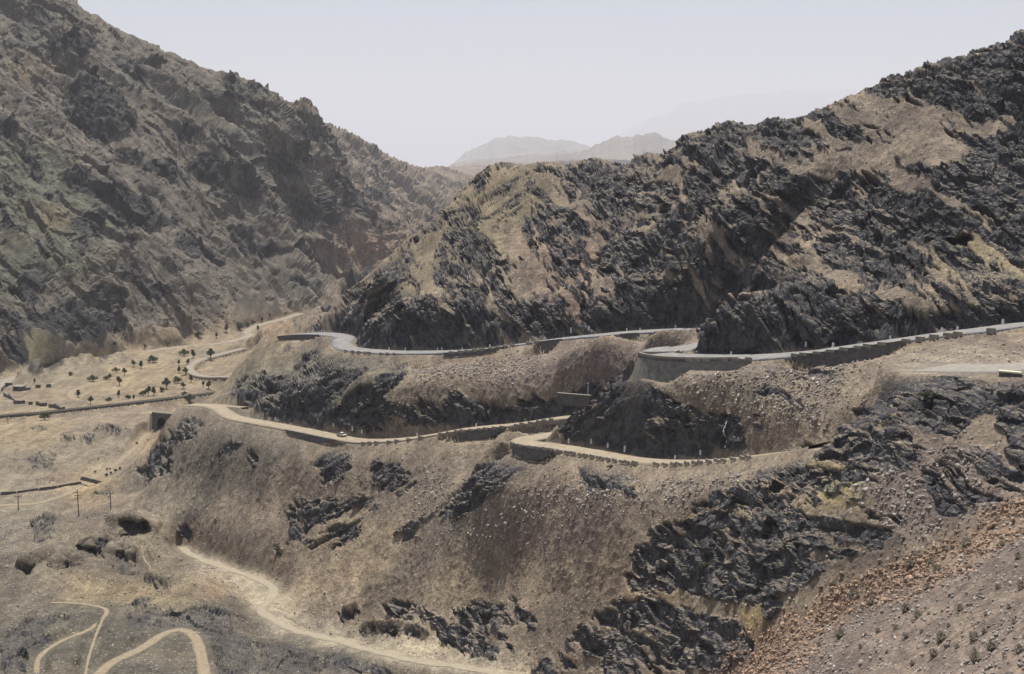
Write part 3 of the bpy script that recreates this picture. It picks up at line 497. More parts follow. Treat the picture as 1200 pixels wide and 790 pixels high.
# smooth normals of the base
def normals(P):
    a = np.gradient(P, axis=0); b = np.gradient(P, axis=1); n = np.cross(a, b)
    n *= np.sign(n[..., 2:3] + 1e-9); return n/np.maximum(np.linalg.norm(n, axis=-1, keepdims=True), 1e-9)
def smooth(P, k):
    for _ in range(k):
        Q = P.copy(); Q[1:-1] += P[2:] + P[:-2]; Q[1:-1] /= 3; P = Q
        Q = P.copy(); Q[:, 1:-1] += P[:, 2:] + P[:, :-2]; Q[:, 1:-1] /= 3; P = Q
    return P
NB = normals(smooth(PB, 3))
jit = [fbm((PB/k_ + 40*k_).astype(np.float32), 3) for k_ in (21., 22.)]
rock = lookup(ROCK, UB + np.where(VB > 430, 10, 15)*jit[0], VB + np.where(VB > 430, 8, 12)*jit[1]); updip = lookup(UPDIP, UB, VB); soil = lookup(SOIL, UB + 22*jit[0], VB + 16*jit[1]); pit = lookup(PIT, UB, VB)
far = sstep(800, 960, DB)*(AB < R(-4))          # the left mountain and what lies down the gorge
far = np.maximum(far, sstep(1100, 1500, DB))
print('grid', PB.shape, time.time() - T0)

# ------------------------------------------------------------------ relief
def blur_grid(m, k):
    return smooth(m[..., None], k)[..., 0]
def bed(p, ang, L, wobble, seed, tilt=.3):
    t = np.array([math.cos(ang), 0, -math.sin(ang)]); s = np.array([.25, 1, tilt]); n = np.cross(t, s); n /= np.linalg.norm(n); n *= np.sign(n[2])
    s /= np.linalg.norm(s)
    a = p@n; q = np.stack([a/(L*1.2), p@t/(L*13), p@s/(L*9)], -1) + seed
    w = fbm(q, 3)                                            # long, thin, bedded noise
    ph = a/L + wobble*fbm(p/(L*9) + seed, 2) + 1.1*w
    fr = ph - np.floor(ph); idx = np.floor(ph)
    amp = .35 + .65*np.abs(np.sin(idx*12.9898 + seed))       # every bed has its own strength
    return w, np.where(fr < .8, fr/.8, (1 - fr)/.2)*amp
pw = PB.astype(np.float32)
warp = np.stack([fbm(pw/14 + 3.1, 3), fbm(pw/14 + 31.7, 3), fbm(pw/14 + 77.7, 3)], -1)
warpL = np.stack([fbm(pw/60 + 3.1, 3), fbm(pw/60 + 31.7, 3), fbm(pw/60 + 77.7, 3)], -1)
# near and middle hill: bedding at three scales, each bed a ledge with a scarp under it
pn = pw + warp*3.0 + warpL*7
near = np.clip(DB/320, .5, 1.15)
def beds(ang, seed):
    wa, sa = bed(pn, ang, 6.5, 2.4, seed, -.35); wb, sb = bed(pn, ang + .12*(seed % 1), 2.7, 3.0, seed + 3.3, -.45); wc, sc = bed(pn, ang + .1, 1.15, 3.0, seed + 7.7, -.3)
    return wa, wb, wc, sa, sb, sc
hillw = sstep(425, 395, VB)*(1 - updip)
U1 = beds(R(31), 1.7); U2_ = beds(R(-31), 9.2); U3 = beds(R(52), 4.4)
wa, wb, wc, sa, sb, sc = (x*(1 - updip - hillw) + y*updip + w*hillw for x, y, w in zip(U1, U2_, U3)); del U1, U2_, U3
crag = fbm(pn/16, 4, .5, ridge=True)
joint = fbm(pn/3.2 + 4, 2, .5, ridge=True)
patch = fbm(pw/26 + 8, 3)
streak = .42*wa + .46*wb + .36*wc
rk0 = .5 + (rock - .5)*.74
edge = rk0 + .22*patch + 1.35*streak + .10*joint
rk = sstep(.45, .55, edge)*sstep(.03, .15, rock)
rkn = rk*(1 - far)
# how far below its skyline a place lies (in slope), so crests keep their line
qB = ZB/DB; crest_room = np.maximum.accumulate(np.where(DB < 760, qB, -9)[:, ::-1], 1)[:, ::-1] - qB
body = sstep(.35, .95, blur_grid(rk, 2))*(1 - far)          # outcrops stand proud as a whole, without a bulging rim
hold = sstep(.0, .06, crest_room); slope = np.sqrt(np.maximum(0, 1 - NB[..., 2]**2)); calm = .30 + .70*sstep(.15, .42, slope); lumps = fbm(pw/5.5 + 44, 4, .55, ridge=True); massive = sstep(-.15, .30, fbm(pw/38 + 21, 3))
vary = np.clip(.95 + 1.5*fbm(pw/17 + 60, 3), .15, 2.0)*(1 - .55*massive); crack = sstep(.70, .96, fbm(pn/np.float32(5.5) + 70, 2, .5, ridge=True)) + .7*sstep(.72, .96, fbm(pn/np.float32(2.4) + 80, 1, ridge=True))
onrock = (rk > .02) & (DB < 900)
pj = pw + warp*1.2
def broken(ang): return slabs(frame(pj, ang, (3.6, 11, 8)), onrock), slabs(frame(pj, ang + .15, (1.8, 5.2, 4)) + 50, onrock), slabs(frame(pj, ang - .1, (.9, 2.2, 2.0)) + 90, onrock)
B1 = broken(R(30)); B2 = broken(R(-30)); B3 = broken(R(48))
k1, k2, k3 = (x*(updip + hillw < .5) + y*(updip >= .5) + w*((hillw >= .5) & (updip < .5)) for x, y, w in zip(B1, B2, B3)); del B1, B2, B3
dN = near*rkn*(calm*vary*(.75*(sa - .5) + .40*(sb - .5)) + 1.45*k1*(.15 + .85*calm) + .62*k2*(.35 + .65*calm) + .22*k3 - .4*crack*calm) + near*calm*body*hold*1.2*(crag - .35)
soilrough = .42*fbm(pw/13 + 2, 4) + .22*fbm(pw/3 + 2, 3) + .2*np.maximum(0, fbm(pw/1.3 + 6, 2) - .1)*3 + .62*(fbm(np.stack([(.8*pw[..., 0] - .6*pw[..., 1])/6.5, (.6*pw[..., 0] + .8*pw[..., 1])/32, pw[..., 2]/40], -1), 4, .55, ridge=True) - .3)*sstep(.2, .42, slope)
rough = lookup(ROUGH, UB, VB)
soilrough = soilrough + rough*(2.6*(fbm(pw/26 + 12, 5, .5, ridge=True) - .3) + .5*(lumps - .2))
dN += (1 - rkn)*(1 - far)*soilrough*np.clip(near*1.1, .35, 1.5)
# left mountain: big ribs, cliffs, bedded bands
pl = pw + warpL*9
rd_ = np.array([.80, -.25, -.55]); rd_ /= np.linalg.norm(rd_); x_ = np.cross(rd_, [.3, -.6, .75]); x_ /= np.linalg.norm(x_); y_ = np.cross(rd_, x_)
rib = fbm(np.stack([pl@rd_/400, pl@x_/85, pl@y_/85], -1).astype(np.float32) + 5.5, 4, .45, ridge=True)
f1, g1 = bed(pl, R(48), 17, 1.8, 4.4, -.3); f2, g2 = bed(pl, R(30), 7, 1.8, 14.4, -.3); f3, g3 = bed(pl, R(50), 3.2, 1.8, 24.4, -.3)
cragL = fbm(pw/44 + 3, 7, .60, ridge=True)
edgeL = .5 + (rock - .5)*1.05 + .25*fbm(pw/90 + 8, 3) + .40*f1 + .50*f2 + .50*f3 + .12*(cragL - .2)
rkL = sstep(.46, .60, edgeL)*far
bodyL = sstep(.3, .95, blur_grid(rkL, 2))
varyL = np.clip(.8 + 1.5*fbm(pw/70 + 60, 3), .1, 1.8)
crackL = sstep(.70, .96, fbm(pl/26 + 70, 3, .5, ridge=True))
onL = far > .02
m1 = slabs(frame(pw + warpL*4, R(40), (15, 60, 45), -.3), onL); m2 = slabs(frame(pw + warpL*3, R(35), (6.5, 24, 17), -.3) + 40, onL); m3 = slabs(frame(pw, R(45), (3, 9, 7), -.3) + 80, onL)
crest_far = np.maximum.accumulate(np.where(DB < 2000, qB, -9)[:, ::-1], 1)[:, ::-1] - qB; crest_far = np.where(DB < 2000, crest_far, .02)
bare = .35 + .65*sstep(-.25, .2, fbm(pw/110 + 33, 3))
dL = far*(.12 + .88*sstep(5000, 2800, DB))*(23*(rib - .35)*sstep(0, .03, crest_far) - 2.0*crackL + varyL*(1.0 + 1.2*rkL)*(1.7*(g1 - .4) + .9*(g2 - .4)) + (4.5*bare + 3.2*rkL)*m1 + (2.4*bare + 1.8*rkL)*m2 + (1.1*bare + .8*rkL)*m3 + (2.5 + 3.0*bodyL)*(cragL - .2) + 1.0*fbm(pw/16, 4) + 3*fbm(pw/55 + 9, 3))
flat = 1 - sstep(.12, .26, np.sqrt(np.maximum(0, 1 - NB[..., 2]**2)))      # valley floor stays flat
flat = np.where((DB > 560) & (ZB < -108), flat, 0); flat = blur_grid(flat, 5)
dL *= (1 - np.clip(flat*1.25, 0, .97))*np.clip(DB/1200, .5, 2.0)*sstep(-131, -122, ZB)
# keep skylines: fade the big ribs where the base turns over
spur = fbm(np.stack([pw[..., 0]/34, pw[..., 1]/60, pw[..., 2]/60], -1).astype(np.float32) + 3, 4, .5, ridge=True)
dN += (1 - far)*hold*hillw*4.2*(spur - .35)*sstep(300, 360, DB)*sstep(.10, .25, rock)*sstep(384, 368, VB)
disp = np.minimum((dN + dL)*RWB, .6*np.maximum(UDB, 0))
small = sstep(8, 40, DB)
disp *= small
PB2 = PB + NB*disp[..., None]
# hollows: cave mouths and undercut banks, pushed into the hill
back = np.stack([np.sin(AB), np.cos(AB), np.zeros_like(AB) - .05], -1)
PB2 += back*(pit*np.where(DB < 700, 7.5, 0.0)*RWB)[..., None]
rock_att = np.maximum(rkn, rkL)*RKB
rock_att = np.maximum(rock_att, pit*.9)  # pits also take dark rock colour, painting the shade inside the caves
U2, V2 = project(PB2[..., 0], PB2[..., 1], PB2[..., 2])
print('relief', time.time() - T0)

# ------------------------------------------------------------------ land meshes
nc, nr = LB.shape
# which piece of the setting a face belongs to
def wmask(poly, u, v): return lookup(blur(poly_mask(poly).astype(float), .6), u, v) > .5
ZONES = ['hillside', 'mountain', 'valley_floor']
uc = .25*(UB[:-1, :-1] + UB[1:, :-1] + UB[1:, 1:] + UB[:-1, 1:]); vc = .25*(VB[:-1, :-1] + VB[1:, :-1] + VB[1:, 1:] + VB[:-1, 1:])
dc = .5*(DB[:-1, :-1] + DB[1:, 1:]); flc = .5*(flat[:-1, :-1] + flat[1:, 1:]); farc = .5*(far[:-1, :-1] + far[1:, 1:])
zone = np.zeros(uc.shape, int)
zone[(farc > .5)] = 1
zone[(flc > .5) & (dc > 560) & (dc < 2500)] = 2
zone[(dc > 470) & (dc < 900) & (ZB[:-1, :-1] < -119) & (uc < 300)] = 2
vid = np.arange(nc*nr).reshape(nc, nr)
quads = np.stack([vid[:-1, :-1], vid[1:, :-1], vid[1:, 1:], vid[:-1, 1:]], -1)
def add_mesh(name, verts, faces, mat, smooth_=True, link=True):
    me = bpy.data.meshes.new(name)
    n = faces.shape[1]
    me.vertices.add(len(verts)); me.vertices.foreach_set('co', np.ascontiguousarray(verts, np.float32).ravel())
    me.loops.add(faces.size); me.loops.foreach_set('vertex_index', np.ascontiguousarray(faces, np.int32).ravel())
    me.polygons.add(len(faces)); me.polygons.foreach_set('loop_start', np.arange(0, faces.size, n, dtype=np.int32)); me.polygons.foreach_set('loop_total', np.full(len(faces), n, np.int32))
    if smooth_: me.polygons.foreach_set('use_smooth', np.ones(len(faces), bool))
    me.update(calc_edges=True)
    if mat: me.materials.append(mat)
    o = bpy.data.objects.new(name, me)
    if link: COL.objects.link(o)
    return o
def attr_f(me, name, vals):
    a = me.attributes.new(name, 'FLOAT', 'POINT'); a.data.foreach_set('value', np.ascontiguousarray(vals, np.float32))
def attr_c(me, name, vals):
    a = me.attributes.new(name, 'FLOAT_COLOR', 'POINT'); a.data.foreach_set('color', np.ascontiguousarray(np.c_[vals, np.ones(len(vals))], np.float32).ravel())
def tag(o, label=None, cat=None, group=None, kind=None):
    if label: o['label'] = label
    if cat: o['category'] = cat
    if group: o['group'] = group
    if kind: o['kind'] = kind
    return o
M = {}
def newmat(name):
    m = bpy.data.materials.new(name); m.use_nodes = True; nt = m.node_tree; b = nt.nodes['Principled BSDF']
    b.inputs['Roughness'].default_value = .95; b.inputs['Specular IOR Level'].default_value = .15
    return m, nt, b
def N(nt, kind, **kw):
    n = nt.nodes.new(kind)
    for k, v in kw.items():
        if k in n.inputs.keys(): n.inputs[k].default_value = v
        else: setattr(n, k, v)
    return n
def noise(nt, vec, scale, detail=4, rough=.55, dist=0):
    n = N(nt, 'ShaderNodeTexNoise', Scale=scale, Detail=detail, Roughness=rough, Distortion=dist); nt.links.new(vec, n.inputs['Vector']); return n.outputs['Fac']
def mrange(nt, x, a, b, c=0, d=1, smooth=True):
    n = N(nt, 'ShaderNodeMapRange'); n.interpolation_type = 'SMOOTHSTEP' if smooth else 'LINEAR'
    nt.links.new(x, n.inputs['Value']); 
    for k, v in (('From Min', a), ('From Max', b), ('To Min', c), ('To Max', d)): n.inputs[k].default_value = v
    return n.outputs['Result']
def math_(nt, op, a, b):
    n = N(nt, 'ShaderNodeMath', operation=op)
    for i, x in enumerate((a, b)):
        if isinstance(x, (int, float)): n.inputs[i].default_value = x
        else: nt.links.new(x, n.inputs[i])
    return n.outputs[0]
def mix(nt, fac, a, b, mode='MIX'):
    n = N(nt, 'ShaderNodeMix', data_type='RGBA', blend_type=mode)
    for s, x in ((n.inputs[0], fac), (n.inputs[6], a), (n.inputs[7], b)):
        if isinstance(x, (int, float)): s.default_value = x
        elif isinstance(x, tuple): s.default_value = x + (1,) if len(x) == 3 else x
        else: nt.links.new(x, s)
    return n.outputs[2]
def land_material():
    m, nt, b = newmat('land'); L = nt.links.new
    tc = N(nt, 'ShaderNodeTexCoord').outputs['Object']; geo = N(nt, 'ShaderNodeNewGeometry')
    rock = N(nt, 'ShaderNodeAttribute', attribute_name='rock').outputs['Fac']; soil = N(nt, 'ShaderNodeAttribute', attribute_name='soil').outputs['Color']; far = N(nt, 'ShaderNodeAttribute', attribute_name='far').outputs['Fac']
    # soil: broad tone changes, pebbles, dark grit
    n1 = noise(nt, tc, .05, 5); n2 = noise(nt, tc, 1.5, 3, .7)
    vo = N(nt, 'ShaderNodeTexVoronoi', Scale=1.25); nt.links.new(tc, vo.inputs['Vector']); vs = N(nt, 'ShaderNodeSeparateColor'); nt.links.new(vo.outputs['Color'], vs.inputs[0]); near_c = mrange(nt, vo.outputs['Distance'], .42, .22); n3 = vs.outputs[0]
    s = mix(nt, 1.0, soil, mix(nt, mrange(nt, n1, .3, .7), (.80, .80, .83), (1.18, 1.16, 1.12)), 'MULTIPLY')
    s = mix(nt, 1.0, s, mix(nt, mrange(nt, n2, .3, .72), (.70, .71, .74), (1.26, 1.24, 1.20)), 'MULTIPLY')
    n4 = noise(nt, tc, .33, 3, .6); s = mix(nt, 1.0, s, mix(nt, mrange(nt, n4, .34, .66), (.80, .79, .80), (1.16, 1.16, 1.14)), 'MULTIPLY'); s = mix(nt, math_(nt, 'MULTIPLY', near_c, mrange(nt, n3, .80, .86, 0, .75)), s, (.44, .395, .335)); s = mix(nt, math_(nt, 'MULTIPLY', near_c, mrange(nt, n3, .24, .16, 0, .7)), s, (.095, .085, .08))
    mp = N(nt, 'ShaderNodeMapping'); mp.inputs['Rotation'].default_value = (0, 0, math.radians(37)); mp.inputs['Scale'].default_value = (1, .13, .13); L(tc, mp.inputs['Vector'])
    n5 = noise(nt, mp.outputs[0], .22, 5, .6); s = mix(nt, 1.0, s, mix(nt, mrange(nt, n5, .32, .68), (.80, .79, .80), (1.17, 1.16, 1.14)), 'MULTIPLY')
    # rock: blue-black slate with brown weathering and paler faces
    r1 = noise(nt, tc, .35, 5, .6, .6); r2 = noise(nt, tc, 2.2, 3, .6)
    r = mix(nt, mrange(nt, r1, .32, .68), (.030, .031, .036), (.105, .102, .102)); r = mix(nt, mrange(nt, r2, .55, .75, 0, .7), r, (.20, .187, .168)); r = mix(nt, mrange(nt, r1, .66, .8, 0, .6), r, (.14, .11, .085))
    rf = mix(nt, mrange(nt, noise(nt, tc, .08, 5, .62), .3, .7), (.022, .023, .028), (.085, .079, .072)); r = mix(nt, far, r, rf)
    # dust lies where the rock is level
    sx = N(nt, 'ShaderNodeSeparateXYZ'); L(geo.outputs['Normal'], sx.inputs[0])
    steep = mrange(nt, math_(nt, 'ADD', sx.outputs['Z'], math_(nt, 'MULTIPLY', math_(nt, 'SUBTRACT', n2, .5), .5)), .97, .74)
    bare_ = math_(nt, 'MAXIMUM', math_(nt, 'ADD', math_(nt, 'MULTIPLY', steep, .75), .25), math_(nt, 'MULTIPLY', far, .8)); k = math_(nt, 'MULTIPLY', rock, bare_)
    col = mix(nt, k, s, r); L(col, b.inputs['Base Color'])
    bn = N(nt, 'ShaderNodeBump', Strength=.55, Distance=.35); h = math_(nt, 'ADD', math_(nt, 'MULTIPLY', n2, .6), math_(nt, 'ADD', math_(nt, 'MULTIPLY', near_c, .35), math_(nt, 'MULTIPLY', r1, .9)))
    L(h, bn.inputs['Height']); L(bn.outputs['Normal'], b.inputs['Normal'])
    return m
M['land'] = land_material()
def plain(name, c1, c2, scale=1.0, rough=.9, bump=.2):
    m, nt, b = newmat(name); tc = N(nt, 'ShaderNodeTexCoord').outputs['Object']
    n = noise(nt, tc, scale, 5, .6); nt.links.new(mix(nt, mrange(nt, n, .3, .7), c1, c2), b.inputs['Base Color']); b.inputs['Roughness'].default_value = rough
    if bump:
        bn = N(nt, 'ShaderNodeBump', Strength=bump, Distance=.1); nt.links.new(n, bn.inputs['Height']); nt.links.new(bn.outputs['Normal'], b.inputs['Normal'])
    return m
M['asphalt'] = plain('worn_asphalt', (.22,.21,.20), (.31,.295,.275), .5)
M['gravel'] = plain('pale_gravel', (.30,.245,.175), (.40,.33,.235), .5)
M['valley_road'] = plain('valley_road', (.27,.235,.19), (.34,.29,.22), .2)
M['dirt'] = plain('pale_dirt', (.235,.19,.13), (.36,.29,.195), 1.1)
M['wash'] = plain('pale_sand', (.31,.265,.19), (.39,.33,.24), .9)
M['ballast'] = plain('ballast', (.10,.09,.075), (.15,.13,.10), .6)
M['steel'] = plain('rail_steel', (.09,.08,.075), (.14,.12,.10), 2, .5)
M['masonry'] = plain('grey_masonry', (.17,.155,.135), (.27,.24,.205), .8, bump=.5)
M['dark_masonry'] = plain('dark_masonry', (.10,.095,.09), (.17,.155,.14), .9, bump=.5)
M['park'] = plain('grey_gravel', (.26,.235,.20), (.35,.315,.265), .7)
M['block'] = plain('guard_block_stone', (.26,.23,.19), (.36,.32,.26), 1.5)
M['whitewash'] = plain('whitewash', (.74,.73,.70), (.84,.83,.80), 3)
M['sunlit_stone'] = plain('sunlit_stone', (.78,.72,.50), (.88,.82,.60), 2)  # bright colour paints sunlight onto the parapet top and wing wall
M['wood'] = plain('weathered_wood', (.09,.075,.06), (.15,.125,.10), 3)
M['bark'] = plain('bark', (.10,.08,.06), (.16,.13,.10), 3)
def leafy(name, c1, c2, scale):
    m = plain(name, c1, c2, scale, bump=0); nt = m.node_tree; b = nt.nodes['Principled BSDF']; t = N(nt, 'ShaderNodeBsdfTranslucent'); src = b.inputs['Base Color'].links[0].from_socket
    nt.links.new(src, t.inputs['Color']); mx = N(nt, 'ShaderNodeMixShader'); mx.inputs[0].default_value = .45; nt.links.new(b.outputs[0], mx.inputs[1]); nt.links.new(t.outputs[0], mx.inputs[2]); nt.links.new(mx.outputs[0], nt.nodes['Material Output'].inputs['Surface']); return m
M['leaf_dark'] = leafy('leaf_dark', (.06,.085,.04), (.11,.135,.07), .8)
M['leaf_olive'] = leafy('leaf_olive', (.08,.10,.05), (.14,.155,.08), .8)
M['dry_twig'] = leafy('dry_twig', (.26,.23,.185), (.38,.34,.275), 2)
M['orange_stone'] = plain('orange_stone', (.24,.165,.12), (.46,.325,.225), .5)
M['grey_stone'] = plain('grey_stone', (.20,.175,.155), (.50,.45,.385), .35)
M['car_paint'] = plain('cream_car_paint', (.62,.58,.48), (.68,.64,.53), 2, .4, 0)
M['car_glass'] = plain('car_glass', (.02,.02,.022), (.03,.03,.03), 2, .15, 0)
M['tyre'] = plain('tyre', (.02,.02,.02), (.035,.035,.035), 3)
M['dark_hollow'] = plain('hollow_shade', (.02,.02,.02), (.04,.038,.035), 1)  # near-black colour paints the shade inside the bore and doorway
M['hazy_hill'] = plain('distant_ground', (.13,.115,.09), (.25,.21,.16), .004, bump=0)

flatP = PB2.reshape(-1, 3); flatR = rock_att.ravel(); flatS = soil.reshape(-1, 3); flatF = far.ravel()
for zi, (zn, lab) in enumerate((('hillside', 'steep brown hillsides with dark bedded rock outcrops around the winding roads'), ('mountain', 'tall olive brown rocky mountain across the gorge'), ('valley_floor', 'flat yellowish valley floor and pale dry riverbed'))):
    f = quads[zone == zi]; used, inv = np.unique(f, return_inverse=True)
    o = add_mesh(zn, flatP[used], inv.reshape(f.shape), M['land'])
    fr_ = flatR[f].mean(1) + .5*(flatF[f].mean(1)); o.data.polygons.foreach_set('use_smooth', fr_ < .45)
    attr_f(o.data, 'rock', flatR[used]); attr_c(o.data, 'soil', flatS[used]); attr_f(o.data, 'far', flatF[used])
    tag(o, lab, zn.replace('_', ' '), kind='structure')
print('land', time.time() - T0)
# ------------------------------------------------------------------ where sight lines meet the finished land
def ground(u, v):               # the seen point of the land at a frame position
    a = float(azq(u, v)[0]); c = np.clip(np.interp(a, COLS, np.arange(nc)), 0, nc - 1.001); c0 = int(round(c))
    vv = V2[c0]; run = np.minimum.accumulate(np.where(DB[c0] > 70, vv, 1e9))
    r = int(np.argmax(run <= v))
    if r == 0: return Vector(PB2[c0, -1])
    t = (run[r-1] - v)/max(run[r-1] - vv[r], 1e-6) if run[r-1] < 1e8 else 1.0
    p = PB2[c0, r-1]*(1 - t) + PB2[c0, r]*t
    return Vector(p)
# ------------------------------------------------------------------ mesh kit
class MB:
    def __init__(s): s.v = []; s.f = []; s.mi = []; s.m = 0
    def box(s, c, size, rot=None, taper=1.0):
        b = len(s.v); hx, hy, hz_ = size[0]/2, size[1]/2, size[2]/2
        for z in (-1, 1):
            k = taper if z > 0 else 1.0
            for x, y in ((-1,-1),(1,-1),(1,1),(-1,1)):
                p = Vector((x*hx*k, y*hy*k, z*hz_))
                if rot: p = rot @ p
                s.v.append(tuple(p + Vector(c)))
        for q in ((0,3,2,1),(4,5,6,7),(0,1,5,4),(1,2,6,5),(2,3,7,6),(3,0,4,7)): s.f.append(tuple(b + i for i in q)); s.mi.append(s.m)
        return s
    def tube(s, pts, radii, n=8, cap=True):
        b = len(s.v); pts = [Vector(p) for p in pts]
        for i, p in enumerate(pts):
            d = (pts[min(i+1, len(pts)-1)] - pts[max(i-1, 0)]).normalized(); a = d.orthogonal().normalized(); c = d.cross(a)
            for k in range(n):
                t = 2*math.pi*k/n; s.v.append(tuple(p + (a*math.cos(t) + c*math.sin(t))*radii[i]))
        for i in range(len(pts)-1):
            for k in range(n): s.f.append((b+i*n+k, b+i*n+(k+1)%n, b+(i+1)*n+(k+1)%n, b+(i+1)*n+k)); s.mi.append(s.m)
        if cap:
            s.f.append(tuple(b+k for k in reversed(range(n)))); s.f.append(tuple(b+(len(pts)-1)*n+k for k in range(n))); s.mi += [s.m]*2
        return s
    def prism(s, poly, y0, y1):     # polygon in x,z pulled along y
        b = len(s.v); n = len(poly)
        for y in (y0, y1):
            for x, z in poly: s.v.append((x, y, z))
        s.f.append(tuple(b+i for i in range(n))); s.f.append(tuple(b+n+i for i in reversed(range(n)))); s.mi += [s.m]*2
        for i in range(n): s.f.append((b+i, b+n+i, b+n+(i+1)%n, b+(i+1)%n)); s.mi.append(s.m)
        return s
    def quad(s, *p):
        b = len(s.v); s.v += [tuple(q) for q in p]; s.f.append(tuple(range(b, b+len(p)))); s.mi.append(s.m); return s
    def build(s, name, mat, parent=None, smooth_=False, fix=True):
        me = bpy.data.meshes.new(name); me.from_pydata(s.v, [], s.f)
        for x in (mat if isinstance(mat, (list, tuple)) else [mat]): me.materials.append(x)
        if isinstance(mat, (list, tuple)): me.polygons.foreach_set('material_index', s.mi)
        if fix:
            bm = bmesh.new(); bm.from_mesh(me); bmesh.ops.recalc_face_normals(bm, faces=bm.faces); bm.to_mesh(me); bm.free()
        if smooth_: me.polygons.foreach_set('use_smooth', [True]*len(me.polygons))
        o = bpy.data.objects.new(name, me); COL.objects.link(o)
        if parent: o.parent = parent
        return o
def empty(name, loc, rz=0):
    o = bpy.data.objects.new(name, None); COL.objects.link(o); o.location = loc; o.rotation_euler = (0, 0, rz); o.empty_display_size = .5; return o
def copy_tree(o, parent=None):
    c = o.copy(); COL.objects.link(c)
    if parent: c.parent = parent
    for ch in [x for x in o.children]: copy_tree(ch, c)
    return c
ONES = 'first second third fourth fifth sixth seventh eighth ninth tenth eleventh twelfth thirteenth fourteenth fifteenth sixteenth seventeenth eighteenth nineteenth'.split()
TENS = {2: 'twent', 3: 'thirt', 4: 'fort', 5: 'fift', 6: 'sixt', 7: 'sevent', 8: 'eight', 9: 'ninet'}
def nth(n):
    if n < 20: return ONES[n-1]
    t, r = divmod(n, 10); return TENS[t] + ('ieth' if r == 0 else 'y-' + ONES[r-1])
def rotz(a): return Matrix.Rotation(a, 3, 'Z')

# ------------------------------------------------------------------ roads and tracks as draped sheets
def sheet(name, line, hw, mat, label, lift=.1, ragged=.25, crown=0.0, skirt=1.3, cat=None, seed=0, bank=0.0):
    n = len(line); d = np.gradient(line[:, :2], axis=0); d /= np.maximum(np.linalg.norm(d, axis=1)[:, None], 1e-6); nn = np.c_[-d[:, 1], d[:, 0]]; face_ = -np.sign((nn*line[:, :2]).sum(1))
    s = np.arange(n)*.22; e1 = hw + ragged*fbm(np.c_[s, s*0 + seed, s*0].astype(np.float32), 2); e2 = hw + ragged*fbm(np.c_[s, s*0 + seed + 9, s*0].astype(np.float32), 2)
    rows = []
    for k, (side, off, dz) in enumerate(((1, 1, -skirt), (1, 1, 0), (1, .5, crown*.75), (0, 0, crown), (-1, .5, crown*.75), (-1, 1, 0), (-1, 1, -skirt))):
        w = (e1 if side > 0 else e2)*off*side
        rows.append(np.c_[line[:, 0] + nn[:, 0]*w, line[:, 1] + nn[:, 1]*w, line[:, 2] - .12 + lift + dz - bank*w*face_])
    V = np.stack(rows, 1).reshape(-1, 3); k = 7; i = np.arange(n-1)[:, None]*k + np.arange(k-1)[None]
    f = np.stack([i, i+k, i+k+1, i+1], -1).reshape(-1, 4)
    o = add_mesh(name, V, f, mat); tag(o, label, cat or 'road', kind='structure'); return o
sheet('road', L_upper, 3.4, M['asphalt'], 'narrow grey mountain road along the foot of the dark hill', crown=.03, bank=.06)
sheet('road', L_main, 3.8, M['asphalt'], 'grey asphalt mountain road climbing right from the walled hairpin', crown=.03, bank=.085)
sheet('road', L_back, 3.8, M['asphalt'], 'last bit of asphalt hairpin vanishing behind the dark knob')
sheet('road', L_lower, 2.85, M['gravel'], 'pale gravel hairpin road crossing the middle of the slope', crown=.03, bank=.06)
sheet('road', L_spur[:-3], 2.0, M['gravel'], 'short pale gravel branch at the end of the spur')
sheet('car_park', L_park, 6.8, M['park'], 'pale gravel lay-by beside the low parapet', ragged=.8, cat='lay-by')
sheet('road', L_vroad, 3.6, M['valley_road'], 'grey road running through the sandy valley floor')
sheet('road', L_vloop, 2.8, M['valley_road'], 'grey looping bend among the valley trees', ragged=.5)
sheet('track', L_vtrack, 2.2, M['dirt'], 'pale curved dirt track on the valley floor', ragged=.8, cat='track', skirt=.3, lift=.08)
sheet('path', L_wash, 1.5, M['wash'], 'pale sandy footpath winding down the dry wash', ragged=1.6, cat='path', skirt=.5)
sheet('path', L_ta, .62, M['dirt'], 'thin pale path curling through rough ground', ragged=.3, cat='path', skirt=.3, lift=.08)
sheet('path', L_ta2, .32, M['dirt'], 'faint narrow side path through rough ground', ragged=.2, cat='path', skirt=.3, lift=.08)
sheet('track', L_tb, 1.35, M['dirt'], 'pale dirt track bending sharply at the bottom edge', ragged=.5, cat='track', skirt=.3, lift=.08)
sheet('path', L_cave, .28, M['dirt'], 'faint looping path below the dark cave mouth', ragged=.2, cat='path', skirt=.3, lift=.08)
sheet('track', L_river, 1.5, M['dirt'], 'pale dusty track along the dry riverbed', ragged=1.2, cat='track', skirt=.3, lift=.08)
rail = sheet('railway_track', L_rail, 1.9, M['ballast'], 'dark ballasted railway line crossing the valley', lift=.25, ragged=.15, skirt=1.4, cat='railway')
for side in (-1, 1):
    d = np.gradient(L_rail[:, :2], axis=0); d /= np.linalg.norm(d, axis=1)[:, None]
    pts = [(p[0] - e[1]*.55*side, p[1] + e[0]*.55*side, p[2] + .25) for p, e in zip(L_rail, d)]
    MB().tube(pts, [.08]*len(pts), 4).build('rail', M['steel'], rail)

